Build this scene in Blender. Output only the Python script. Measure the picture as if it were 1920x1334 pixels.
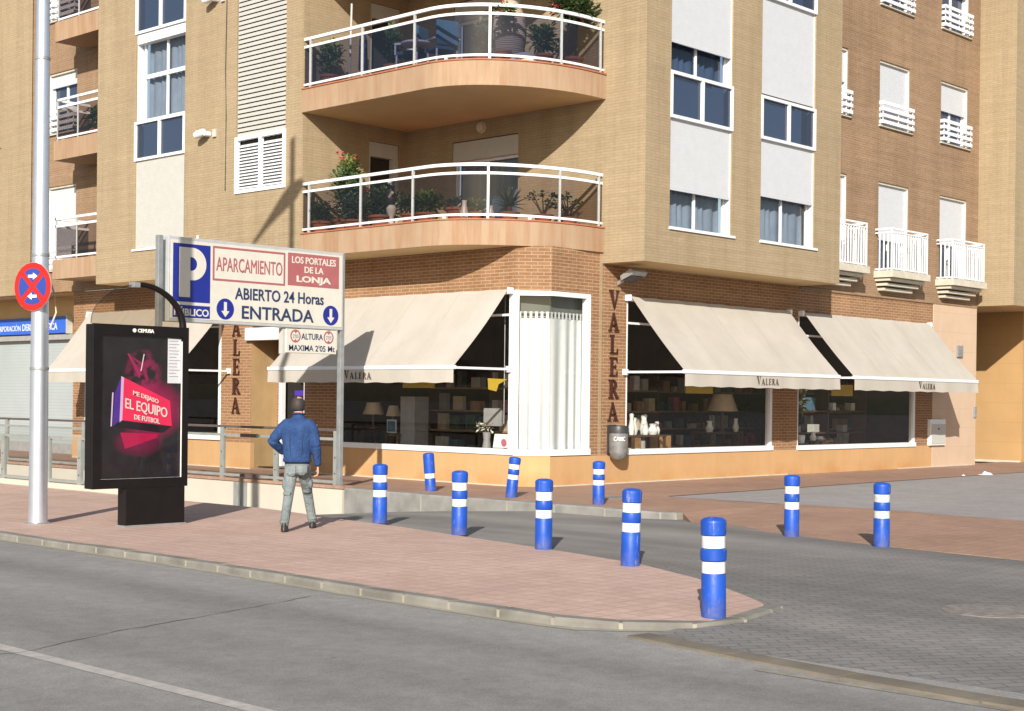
import bpy, bmesh, math, random
from mathutils import Vector, Matrix
R = math.radians
random.seed(11)
for _o in list(bpy.data.objects): bpy.data.objects.remove(_o)
SC = bpy.context.scene
COL = SC.collection
# ------------------------------------------------------------------ camera, sky, sun, exposure
# axes: X runs along the right-hand facade (away), Y along the left-hand facade (away), Z up; metres
cam = bpy.data.cameras.new('camera'); camo = bpy.data.objects.new('camera', cam); COL.objects.link(camo)
cam.sensor_width = 36; cam.lens = 52.881; cam.shift_y = 0.04756
cam.clip_start = 0.1; cam.clip_end = 2000
_psi = R(46.7355); _pit = -0.003694; _rol = 0.0116375
_fw = Vector((math.sin(_psi), math.cos(_psi), 0)); _rt = Vector((math.cos(_psi), -math.sin(_psi), 0))
_f = (_fw * math.cos(_pit) + Vector((0, 0, math.sin(_pit)))).normalized()
_u = _rt.cross(_f)
_r2 = _rt * math.cos(_rol) + _u * math.sin(_rol); _u2 = _u * math.cos(_rol) - _rt * math.sin(_rol)
_m = Matrix((_r2, _u2, -_f)).transposed().to_4x4(); _m.translation = (0, 0, 1.70)
camo.matrix_world = _m
SC.camera = camo

SUN_AZ, SUN_EL = R(36.9), R(25.3)          # the light travels towards +X +Y
w = bpy.data.worlds.new('World'); SC.world = w; w.use_nodes = True
nt = w.node_tree; nt.nodes.clear()
sky = nt.nodes.new('ShaderNodeTexSky'); sky.sky_type = 'NISHITA'; sky.sun_disc = False
sky.sun_elevation = SUN_EL; sky.sun_rotation = R(232.8); sky.air_density = 1.0; sky.dust_density = 1.2
bg = nt.nodes.new('ShaderNodeBackground'); bg.inputs['Strength'].default_value = 0.078
wo = nt.nodes.new('ShaderNodeOutputWorld')
nt.links.new(sky.outputs[0], bg.inputs[0]); nt.links.new(bg.outputs[0], wo.inputs[0])
sl = bpy.data.lights.new('sun', 'SUN'); sl.energy = 4.6; sl.angle = R(0.5); sl.color = (1.0, 0.95, 0.87)
so = bpy.data.objects.new('sun', sl); COL.objects.link(so)
_d = Vector((math.cos(SUN_AZ) * math.cos(SUN_EL), math.sin(SUN_AZ) * math.cos(SUN_EL), -math.sin(SUN_EL)))
so.rotation_euler = _d.to_track_quat('-Z', 'Y').to_euler(); so.location = (-20, -20, 40)
SC.view_settings.view_transform = 'Standard'; SC.view_settings.look = 'None'
SC.view_settings.exposure = 0.60; SC.view_settings.gamma = 1.0
SC.view_settings.use_curve_mapping = False
SC.cycles.max_bounces = 8; SC.cycles.transparent_max_bounces = 16; SC.cycles.use_denoising = True

# ------------------------------------------------------------------ materials
class NB:
    def __init__(s, name):
        s.m = bpy.data.materials.new(name); s.m.use_nodes = True
        s.t = s.m.node_tree; s.t.nodes.clear()
        s.out = s.t.nodes.new('ShaderNodeOutputMaterial')
    def n(s, typ, **kw):
        x = s.t.nodes.new(typ)
        for k, v in kw.items():
            if k.startswith('i_'):
                x.inputs[k[2:].replace('_', ' ')].default_value = v
            else: setattr(x, k, v)
        return x
    def l(s, a, b): s.t.links.new(a, b)
    def pos(s): return s.n('ShaderNodeNewGeometry').outputs['Position']
    def noise(s, scale, detail=4, rough=.55, vec=None, dist=0):
        x = s.n('ShaderNodeTexNoise'); x.inputs['Scale'].default_value = scale
        x.inputs['Detail'].default_value = detail; x.inputs['Roughness'].default_value = rough
        x.inputs['Distortion'].default_value = dist
        s.l(vec if vec else s.pos(), x.inputs['Vector']); return x.outputs[0]
    def ramp(s, fac, stops):
        x = s.n('ShaderNodeValToRGB'); e = x.color_ramp.elements
        while len(e) < len(stops): e.new(.5)
        for i, (p, c) in enumerate(stops):
            e[i].position = p; e[i].color = (*c, 1) if len(c) == 3 else c
        s.l(fac, x.inputs[0]); return x.outputs[0]
    def mix(s, fac, a, b, mode='MIX'):
        x = s.n('ShaderNodeMix', data_type='RGBA', blend_type=mode)
        for sock, v in ((x.inputs[0], fac), (x.inputs[6], a), (x.inputs[7], b)):
            if hasattr(v, 'links'): s.l(v, sock)
            else: sock.default_value = v if not isinstance(v, tuple) else ((*v, 1) if len(v) == 3 else v)
        return x.outputs[2]
    def math(s, op, a, b=None):
        x = s.n('ShaderNodeMath', operation=op)
        for i, v in enumerate((a, b)):
            if v is None: continue
            if hasattr(v, 'links'): s.l(v, x.inputs[i])
            else: x.inputs[i].default_value = v
        return x.outputs[0]
    def wallvec(s):
        # (along the wall, height) in metres, for a wall of any heading
        g = s.n('ShaderNodeNewGeometry')
        c = s.n('ShaderNodeVectorMath', operation='CROSS_PRODUCT'); c.inputs[0].default_value = (0, 0, 1)
        s.l(g.outputs['Normal'], c.inputs[1])
        d = s.n('ShaderNodeVectorMath', operation='DOT_PRODUCT'); s.l(g.outputs['Position'], d.inputs[0]); s.l(c.outputs[0], d.inputs[1])
        p = s.n('ShaderNodeSeparateXYZ'); s.l(g.outputs['Position'], p.inputs[0])
        q = s.n('ShaderNodeCombineXYZ'); s.l(d.outputs['Value'], q.inputs[0]); s.l(p.outputs[2], q.inputs[1])
        return q.outputs[0]
    def bsdf(s, col, rough=.8, metal=0, spec=.5, bump=None, bstr=.3, bdist=.01, **kw):
        b = s.n('ShaderNodeBsdfPrincipled')
        for k, v in (('Base Color', col), ('Roughness', rough), ('Metallic', metal), ('Specular IOR Level', spec)):
            if hasattr(v, 'links'): s.l(v, b.inputs[k])
            else: b.inputs[k].default_value = (*v, 1) if isinstance(v, tuple) and len(v) == 3 else v
        for k, v in kw.items(): b.inputs[k.replace('_', ' ')].default_value = v
        if bump is not None:
            x = s.n('ShaderNodeBump'); x.inputs['Strength'].default_value = bstr; x.inputs['Distance'].default_value = bdist
            s.l(bump, x.inputs['Height']); s.l(x.outputs[0], b.inputs['Normal'])
        s.l(b.outputs[0], s.out.inputs[0]); return b

def m_plain(name, col, rough=.6, metal=0, var=.12, scale=6, spec=.5, bump=0):
    b = NB(name)
    n = b.noise(scale, 5)
    lo = tuple(c * (1 - var) for c in col); hi = tuple(min(1, c * (1 + var)) for c in col)
    c = b.ramp(n, [(.3, lo), (.7, hi)])
    b.bsdf(c, rough, metal, spec, bump=b.noise(scale * 12, 3) if bump else None, bstr=bump)
    return b.m

def m_brick(name, c1, c2, mortar, bw=.245, bh=.058, ms=.010, var=.16, big=.12, bumpk=.5, patch=None):
    b = NB(name); v = b.wallvec()
    t = b.n('ShaderNodeTexBrick'); t.offset = .5
    b.l(v, t.inputs['Vector'])
    t.inputs['Scale'].default_value = 1; t.inputs['Brick Width'].default_value = bw; t.inputs['Row Height'].default_value = bh
    t.inputs['Mortar Size'].default_value = ms; t.inputs['Mortar Smooth'].default_value = .3; t.inputs['Bias'].default_value = 0
    t.inputs['Color1'].default_value = (*c1, 1); t.inputs['Color2'].default_value = (*c2, 1); t.inputs['Mortar'].default_value = (*mortar, 1)
    n1 = b.noise(.45, 5, .6); n2 = b.noise(9, 3)
    sc = b.n('ShaderNodeVectorMath', operation='MULTIPLY'); b.l(v, sc.inputs[0]); sc.inputs[1].default_value = (.35, 9, 1)
    n3 = b.noise(1.0, 3, .6, sc.outputs[0])       # courses fired in slightly different shades
    c = b.mix(1, t.outputs[0], b.ramp(n1, [(.3, (1 - big,) * 3), (.7, (1 + big * .4,) * 3)]), 'MULTIPLY')
    c = b.mix(1, c, b.ramp(n3, [(.3, (1 - var, 1 - var * 1.05, 1 - var * 1.1)), (.7, (1.05, 1.05, 1.05))]), 'MULTIPLY')
    c = b.mix(1, c, b.ramp(n2, [(.3, (.94,) * 3), (.7, (1.03,) * 3)]), 'MULTIPLY')
    s2 = b.n('ShaderNodeVectorMath', operation='MULTIPLY'); b.l(v, s2.inputs[0]); s2.inputs[1].default_value = (2.6, .16, 1)
    c = b.mix(1, c, b.ramp(b.noise(1.0, 5, .65, s2.outputs[0]), [(.34, (.90, .89, .87)), (.55, (1.015,) * 3)]), 'MULTIPLY')     # rain streaks
    b.bsdf(c, .88, spec=.25, bump=b.math('SUBTRACT', 1.0, t.outputs[1]), bstr=bumpk, bdist=.006)
    return b.m

def m_stucco(name, col, var=.08, streak=.12, groove=None, stain=None):
    b = NB(name); v = b.wallvec()
    n1 = b.noise(.8, 5, .6)
    sc = b.n('ShaderNodeVectorMath', operation='MULTIPLY'); b.l(v, sc.inputs[0]); sc.inputs[1].default_value = (4.5, .5, 1)
    n2 = b.noise(1, 4, .65, sc.outputs[0])
    c = b.ramp(n1, [(.3, tuple(x * (1 - var) for x in col)), (.7, tuple(x * (1 + var) for x in col))])
    c = b.mix(1, c, b.ramp(n2, [(.35, (1 - streak * .5, 1 - streak, 1 - streak * 1.3)), (.62, (1, 1, 1))]), 'MULTIPLY')
    if stain:
        z = b.n('ShaderNodeSeparateXYZ'); b.l(b.pos(), z.inputs[0])
        n4 = b.noise(1.3, 4, .6)
        f = b.math('MULTIPLY', b.ramp(z.outputs[2], [(0, (1, 1, 1)), (.33, (0, 0, 0))]), b.ramp(n4, [(.42, (0, 0, 0)), (.65, (1, 1, 1))]))
        c = b.mix(b.math('MULTIPLY', f, .75), c, stain)
    bump = b.noise(60, 3)
    if groove:
        z = b.n('ShaderNodeSeparateXYZ'); b.l(b.pos(), z.inputs[0])
        g = b.math('FRACT', b.math('DIVIDE', z.outputs[2], groove))
        g = b.math('LESS_THAN', g, .025)
        c = b.mix(g, c, tuple(x * .86 for x in col))
    b.bsdf(c, .85, spec=.25, bump=bump, bstr=.12)
    return b.m

def m_glass(name, tint=(.85, .88, .88), fres=1.0, rough=.0, body=None, bodyf=0.0, ior=1.5):
    b = NB(name)
    tr = b.n('ShaderNodeBsdfTransparent'); tr.inputs[0].default_value = (*tint, 1)
    gl = b.n('ShaderNodeBsdfGlossy'); gl.inputs['Roughness'].default_value = rough
    x = tr.outputs[0]
    if body:
        df = b.n('ShaderNodeBsdfDiffuse'); df.inputs[0].default_value = (*body, 1)
        mx = b.n('ShaderNodeMixShader'); mx.inputs[0].default_value = bodyf; b.l(x, mx.inputs[1]); b.l(df.outputs[0], mx.inputs[2]); x = mx.outputs[0]
    fr = b.n('ShaderNodeFresnel'); bk = b.n('ShaderNodeNewGeometry').outputs['Backfacing']
    b.l(b.math('ADD', b.math('MULTIPLY', bk, 1 / ior - ior), ior), fr.inputs[0])      # same sheet seen from either side
    mx = b.n('ShaderNodeMixShader'); b.l(b.math('MULTIPLY', fr.outputs[0], fres), mx.inputs[0]); b.l(x, mx.inputs[1]); b.l(gl.outputs[0], mx.inputs[2])
    b.l(mx.outputs[0], b.out.inputs[0]); return b.m

def m_paving(name, c1, c2, joint, size=.2, rowh=.2, off=0., ms=.006, var=.12, dots=0, rot=0, blotch=.12, blotchscale=.5, rough=.8, contrast=1):
    b = NB(name)
    mp = b.n('ShaderNodeMapping'); b.l(b.pos(), mp.inputs[0]); mp.inputs['Rotation'].default_value = (0, 0, rot)
    t = b.n('ShaderNodeTexBrick'); t.offset = off; b.l(mp.outputs[0], t.inputs['Vector'])
    t.inputs['Scale'].default_value = 1; t.inputs['Brick Width'].default_value = size; t.inputs['Row Height'].default_value = rowh
    t.inputs['Mortar Size'].default_value = ms; t.inputs['Mortar Smooth'].default_value = .5
    t.inputs['Color1'].default_value = (*c1, 1); t.inputs['Color2'].default_value = (*c2, 1); t.inputs['Mortar'].default_value = (*joint, 1)
    n1 = b.noise(blotchscale, 6, .62); n2 = b.noise(14, 4, .6); n3 = b.noise(2.3, 4, .6)
    c = b.mix(1, t.outputs[0], b.ramp(n1, [(.3, (1 - blotch,) * 3), (.7, (1 + blotch * .6,) * 3)]), 'MULTIPLY')
    c = b.mix(1, c, b.ramp(n2, [(.3, (.90,) * 3), (.72, (1.07,) * 3)]), 'MULTIPLY')
    c = b.mix(1, c, b.ramp(n3, [(.28, (.90, .89, .88)), (.6, (1.02,) * 3)]), 'MULTIPLY')
    v = b.n('ShaderNodeTexVoronoi'); v.inputs['Scale'].default_value = 1.7; b.l(b.pos(), v.inputs['Vector'])
    c = b.mix(b.ramp(v.outputs['Distance'], [(.03, (.35, .35, .35)), (.06, (0, 0, 0))]), c, (.12, .10, .09))       # gum spots
    b.bsdf(c, rough, spec=.25, bump=b.mix(.6, b.math('SUBTRACT', 1.0, t.outputs[1]), n2), bstr=.35, bdist=.004)
    return b.m

def m_asphalt(name, col, streak_axis=None, streaks=None, var=.14, grain=.20, tracks=False):
    b = NB(name)
    n1 = b.noise(.35, 6, .62); n2 = b.noise(55, 3, .7); n3 = b.noise(3.0, 5, .65)
    c = b.ramp(n1, [(.28, tuple(x * (1 - var) for x in col)), (.72, tuple(x * (1 + var * .6) for x in col))])
    c = b.mix(1, c, b.ramp(n2, [(.32, (1 - grain,) * 3), (.7, (1 + grain * .7,) * 3)]), 'MULTIPLY')
    c = b.mix(1, c, b.ramp(n3, [(.3, (.93,) * 3), (.65, (1.03,) * 3)]), 'MULTIPLY')
    if streaks:
        sep = b.n('ShaderNodeSeparateXYZ'); b.l(b.pos(), sep.inputs[0])
        s1 = b.n('ShaderNodeCombineXYZ'); b.l(b.math('MULTIPLY', sep.outputs[0], streaks[0]), s1.inputs[0]); b.l(b.math('MULTIPLY', sep.outputs[1], streaks[1]), s1.inputs[1])
        n4 = b.noise(1, 4, .5, s1.outputs[0])
        c = b.mix(1, c, b.ramp(n4, [(.33, (1 - streaks[2],) * 3), (.62, (1.06,) * 3)]), 'MULTIPLY')
    if tracks:
        sx = b.n('ShaderNodeSeparateXYZ'); b.l(b.pos(), sx.inputs[0])
        xx = b.math('ADD', sx.outputs[0], b.math('MULTIPLY', b.noise(.5, 4), .5))
        c = b.mix(1, c, b.ramp(b.math('DIVIDE', xx, 12.0), [(.44, (1, 1, 1)), (.505, (.88,) * 3), (.55, (.98,) * 3), (.615, (1.0,) * 3), (.665, (.84, .835, .83)), (.71, (1.0,) * 3), (.752, (1.12, 1.11, 1.08))]), 'MULTIPLY')
        c = b.mix(1, c, b.ramp(b.noise(8, 6, .75), [(.34, (.86,) * 3), (.62, (1.06,) * 3)]), 'MULTIPLY')
    v = b.n('ShaderNodeTexVoronoi'); v.inputs['Scale'].default_value = 2.1; b.l(b.pos(), v.inputs['Vector'])
    sp = b.ramp(v.outputs['Distance'], [(.035, (1, 1, 1)), (.075, (0, 0, 0))])
    c = b.mix(b.math('MULTIPLY', sp, b.ramp(b.noise(.9, 3), [(.48, (0, 0, 0)), (.56, (.55, .55, .55))])), c, tuple(x * .45 for x in col))       # oil and gum spots
    n5 = b.noise(130, 2, .5)
    c = b.mix(1, c, b.ramp(n5, [(.36, (.84,) * 3), (.66, (1.12,) * 3)]), 'MULTIPLY')
    b.bsdf(c, .86, spec=.3, bump=n2, bstr=.35, bdist=.004)
    return b.m

M = {}
M['tan'] = m_brick('tan_brick', (.360, .277, .172), (.335, .255, .155), (.300, .230, .145), var=.07, big=.07, bumpk=.3)
M['brown'] = m_brick('brown_brick', (.300, .160, .084), (.255, .130, .066), (.40, .285, .175), bh=.067, ms=.009, var=.16)
M['umber'] = m_brick('umber_brick', (.295, .190, .114), (.260, .165, .098), (.33, .225, .145), var=.16, big=.14)
M['orange'] = m_stucco('orange_plinth', (.485, .300, .145), stain=(.42, .20, .07), streak=.06)
M['salmon'] = m_stucco('salmon_pilaster', (.52, .385, .275), groove=.52, streak=.05)
M['ochre'] = m_stucco('ochre_passage', (.41, .255, .115), groove=.58, streak=.05)
M['fascia'] = m_stucco('peach_fascia', (.365, .258, .168), streak=.26)
M['mottle'] = m_stucco('mottled_reveal', (.33, .225, .11), var=.22, streak=.1)
M['soffit'] = m_stucco('tan_soffit', (.60, .43, .225), streak=.03)
M['white'] = m_plain('white_metal', (.70, .71, .72), .35, var=.03)
M['cream'] = m_plain('cream_shutter', (.455, .445, .405), .5, var=.04)
M['shut'] = m_plain('white_shutter', (.50, .51, .53), .5, var=.03)
M['stone'] = m_plain('cast_stone', (.50, .46, .37), .8, var=.12, scale=5)
M['glass'] = m_glass('shop_glass', (.88, .88, .87), 1.1)
M['pane'] = m_glass('blue_pane', (.25, .30, .42), 1.0, body=(.036, .047, .074), bodyf=.78)
M['cpane'] = m_glass('clear_pane', (.80, .83, .86), 1.0)
M['bglass'] = m_glass('smoked_glass', (.50, .45, .44), 1.0)
M['bglassU'] = m_glass('smoked_glass_reflection_tint', (.36, .36, .46), 1.6)  # upper panels: bluish reflection put into the tint
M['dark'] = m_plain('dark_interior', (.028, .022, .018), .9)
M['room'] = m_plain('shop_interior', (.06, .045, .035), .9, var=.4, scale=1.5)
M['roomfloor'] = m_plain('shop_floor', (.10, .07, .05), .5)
M['curtain'] = m_plain('grey_curtain', (.20, .235, .275), .9, var=.10, scale=4)
M['bcurtain'] = m_plain('blue_grey_curtain', (.215, .25, .295), .9, var=.10, scale=4)
M['dcurtain'] = m_plain('slate_curtain', (.13, .165, .22), .9, var=.10, scale=4)
M['dpane'] = m_glass('dim_pane', (.5, .56, .66), 1.0)
M['wcurtain'] = m_plain('white_curtain', (.60, .63, .62), .9, var=.03)
M['letter'] = m_plain('bronze_letter', (.055, .018, .014), .4, spec=.4)
M['print'] = m_plain('dark_print', (.05, .035, .03), .8)
def _awn():
    b = NB('awning_canvas'); v = b.pos()
    n1 = b.noise(1.1, 5, .6); n2 = b.noise(160, 2)
    c = b.ramp(n1, [(.3, (.485, .445, .385)), (.7, (.535, .495, .435))])
    c = b.mix(1, c, b.ramp(n2, [(.35, (.95,) * 3), (.65, (1.03,) * 3)]), 'MULTIPLY')
    mp = b.n('ShaderNodeMapping'); b.l(v, mp.inputs[0]); mp.inputs['Scale'].default_value = (2.2, 2.2, .25)
    c = b.mix(1, c, b.ramp(b.noise(1.0, 6, .7, mp.outputs[0]), [(.34, (.95, .94, .925)), (.56, (1.005,) * 3)]), 'MULTIPLY')      # weather streaks
    p = b.n('ShaderNodeBsdfPrincipled'); b.l(c, p.inputs['Base Color']); p.inputs['Roughness'].default_value = .9
    p.inputs['Specular IOR Level'].default_value = .2
    tl = b.n('ShaderNodeBsdfTranslucent'); b.l(c, tl.inputs[0])
    mx = b.n('ShaderNodeMixShader'); mx.inputs[0].default_value = .18; b.l(p.outputs[0], mx.inputs[1]); b.l(tl.outputs[0], mx.inputs[2])
    b.l(mx.outputs[0], b.out.inputs[0]); return b.m
M['canvas'] = _awn()
M['seamcloth'] = m_plain('canvas_seam', (.44, .40, .345), .9)
M['pink'] = m_paving('pink_paving', (.545, .378, .308), (.505, .348, .282), (.39, .275, .225), .2, .2, ms=.010, blotch=.13)
M['red'] = m_paving('red_paving', (.375, .232, .162), (.34, .207, .147), (.25, .17, .125), .2, .2, ms=.010, blotch=.16)
M['plaza'] = m_paving('grey_pavers', (.335, .31, .298), (.31, .285, .275), (.265, .245, .235), .2, .1, off=.5, ms=.008, blotch=.1)
M['lanepave'] = m_paving('dark_pavers', (.175, .165, .152), (.155, .148, .138), (.115, .108, .10), .2, .1, off=.5, ms=.010, rot=R(45), blotch=.16, blotchscale=.7)
M['lane'] = m_asphalt('lane_asphalt', (.175, .163, .148), streaks=(1.1, .10, .28))
M['road'] = m_asphalt('road_asphalt', (.280, .267, .252), streaks=(1.0, .045, .15), var=.12, tracks=True)
M['kerb'] = m_plain('kerb_concrete', (.182, .170, .146), .9, var=.34, scale=2.0, bump=.3)
M['kerb2'] = m_plain('grey_kerb_concrete', (.215, .205, .188), .9, var=.25, scale=2.6, bump=.3)
M['mortar'] = m_plain('kerb_mortar', (.30, .275, .215), .9)
M['gutter'] = m_plain('stained_gutter', (.165, .138, .103), .9, var=.3, scale=2.2, bump=.2)
M['paint'] = m_plain('worn_white_paint', (.40, .365, .335), .8, var=.16, scale=12)
M['ypaint'] = m_plain('worn_yellow_paint', (.262, .232, .185), .85, var=.25, scale=8)
M['tar'] = m_plain('tar_crack', (.185, .172, .158), .9)
M['creamwall'] = m_plain('cream_rendered_wall', (.50, .455, .375), .85, var=.05, scale=1.4)
M['steelgreen'] = m_plain('grey_painted_steel', (.245, .255, .235), .5, var=.12)
M['railbrown'] = m_plain('dark_handrail', (.10, .075, .068), .45)
M['railglass'] = m_glass('railing_glass', (.90, .91, .90), .6)
M['galv'] = m_plain('galvanised_steel', (.36, .37, .37), .45, metal=.55, var=.14)
M['pole'] = m_plain('silver_pole', (.66, .68, .74), .34, metal=.75, var=.05)
M['blue'] = None
def _blue():
    b = NB('blue_plastic'); n = b.noise(5, 5, .6); n2 = b.noise(22, 4, .7)
    c = b.ramp(n, [(.3, (.008, .055, .32)), (.7, (.013, .078, .43))])
    c = b.mix(b.ramp(n2, [(.68, (0, 0, 0)), (.80, (.25, .25, .25))]), c, (.30, .34, .48))
    z = b.n('ShaderNodeSeparateXYZ'); b.l(b.pos(), z.inputs[0])
    f = b.math('MULTIPLY', b.ramp(z.outputs[2], [(0, (1, 1, 1)), (.16, (0, 0, 0))]), b.ramp(b.noise(11, 5, .7), [(.35, (0, 0, 0)), (.65, (1, 1, 1))]))
    c = b.mix(b.math('MULTIPLY', f, .6), c, (.16, .14, .13))
    mp = b.n('ShaderNodeMapping'); b.l(b.pos(), mp.inputs[0]); mp.inputs['Scale'].default_value = (9, 9, 1.6); mp.inputs['Rotation'].default_value = (.3, .2, 0)
    c = b.mix(b.ramp(b.noise(2.2, 6, .72, mp.outputs[0]), [(.60, (0, 0, 0)), (.67, (.6, .6, .6))]), c, (.24, .27, .36))
    b.bsdf(c, b.ramp(n2, [(.3, (.38,) * 3), (.7, (.58,) * 3)]), spec=.4, bump=b.noise(7, 4), bstr=.06, bdist=.01); return b.m
M['blue'] = _blue()
M['band'] = m_plain('white_reflective_band', (.66, .67, .68), .4, var=.14, scale=9)
M['dband'] = m_plain('grimy_white_band', (.50, .51, .50), .5, var=.22, scale=14)
M['signblue'] = m_plain('sign_blue', (.012, .022, .22), .4, var=.05)
M['signwhite'] = m_plain('sign_cream_white', (.58, .555, .485), .45, var=.04)
M['signred'] = m_plain('sign_faded_red', (.345, .108, .112), .45, var=.06)
M['signink'] = m_plain('sign_ink', (.02, .035, .095), .5)
M['alum'] = m_plain('sign_aluminium', (.52, .53, .52), .4, metal=.3, var=.06)
M['red_sign'] = m_plain('signal_red', (.46, .016, .012), .4, var=.03)
M['blue_sign'] = m_plain('signal_blue', (.028, .055, .27), .4, var=.03)
M['black'] = m_plain('black_metal', (.008, .006, .0055), .42, var=.2, spec=.3)
M['shopblue'] = m_plain('shop_sign_blue', (.03, .11, .52), .4, var=.05)
M['shopwhite'] = m_plain('faded_shop_letter', (.50, .56, .70), .5)
M['greyshut'] = None
def _shut():
    b = NB('grey_roller_shutter'); z = b.n('ShaderNodeSeparateXYZ'); b.l(b.pos(), z.inputs[0])
    g = b.math('FRACT', b.math('DIVIDE', z.outputs[2], .09)); n = b.noise(.8, 4)
    c = b.ramp(n, [(.3, (.325, .36, .36)), (.7, (.37, .405, .405))])
    c = b.mix(b.math('LESS_THAN', g, .12), c, (.27, .30, .305))
    b.bsdf(c, .5, bump=g, bstr=.25); return b.m
M['greyshut'] = _shut()
M['terra'] = m_plain('terracotta', (.36, .13, .065), .8, var=.15)
M['leaf'] = m_plain('leaf_green', (.055, .10, .030), .6, var=.5, scale=9)
M['leaf2'] = m_plain('leaf_light_green', (.13, .19, .045), .6, var=.4, scale=9)
M['leaf3'] = m_plain('leaf_grey_green', (.075, .115, .085), .55, var=.4, scale=9)
M['petal'] = m_plain('red_petal', (.55, .02, .05), .6, var=.3, scale=15)
M['wpetal'] = m_plain('white_petal', (.72, .70, .58), .6, var=.1)
M['wood'] = m_plain('pale_wood', (.34, .19, .075), .6, var=.2, scale=7)
M['dwood'] = m_plain('dark_wood', (.085, .045, .025), .5, var=.25)
M['yellow'] = m_plain('yellow_card', (.52, .36, .03), .6, var=.08)
M['linen'] = m_plain('lampshade_linen', (.58, .46, .33), .9)
M['porc'] = m_plain('white_porcelain', (.72, .72, .68), .25)
M['grey'] = m_plain('mid_grey', (.30, .29, .28), .6)
M['navy'] = m_plain('navy_fabric', (.02, .035, .12), .9)
M['teal'] = m_plain('teal_fabric', (.06, .13, .20), .9)
M['pinkcard'] = m_plain('pink_card', (.50, .12, .18), .7)
M['bingrey'] = m_plain('weathered_bin_grey', (.16, .16, .155), .5, var=.25, scale=9)
M['bindark'] = m_plain('bin_lid_black', (.035, .035, .038), .45, var=.2)
M['rust'] = m_plain('rust_patch', (.30, .13, .04), .85, var=.3, scale=20)
M['skin'] = m_plain('skin', (.52, .26, .17), .6, var=.06)
M['hair'] = m_plain('dark_hair', (.035, .028, .024), .7, var=.3, scale=60)
M['denim'] = None
def _cloth(name, a, bcol, sc=3):
    b = NB(name); n = b.noise(sc, 5, .6); n2 = b.noise(220, 2)
    c = b.ramp(n, [(.3, a), (.7, bcol)]); c = b.mix(1, c, b.ramp(n2, [(.35, (.9,) * 3), (.65, (1.06,) * 3)]), 'MULTIPLY')
    b.bsdf(c, .92, spec=.15, bump=b.noise(15, 4, .6, dist=1.6), bstr=.9, bdist=.03); return b.m
M['denim'] = _cloth('blue_denim', (.020, .048, .135), (.038, .078, .20), 7)
M['jeans'] = _cloth('grey_jeans', (.13, .155, .155), (.235, .265, .265), 6)
M['shirt'] = m_plain('black_knit', (.012, .011, .012), .9)
M['shoe'] = m_plain('dark_shoe', (.03, .026, .022), .5)
M['iron'] = m_plain('cast_iron', (.20, .175, .155), .8, var=.3, scale=14)
M['paper'] = m_plain('white_paper', (.75, .75, .76), .8)
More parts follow.
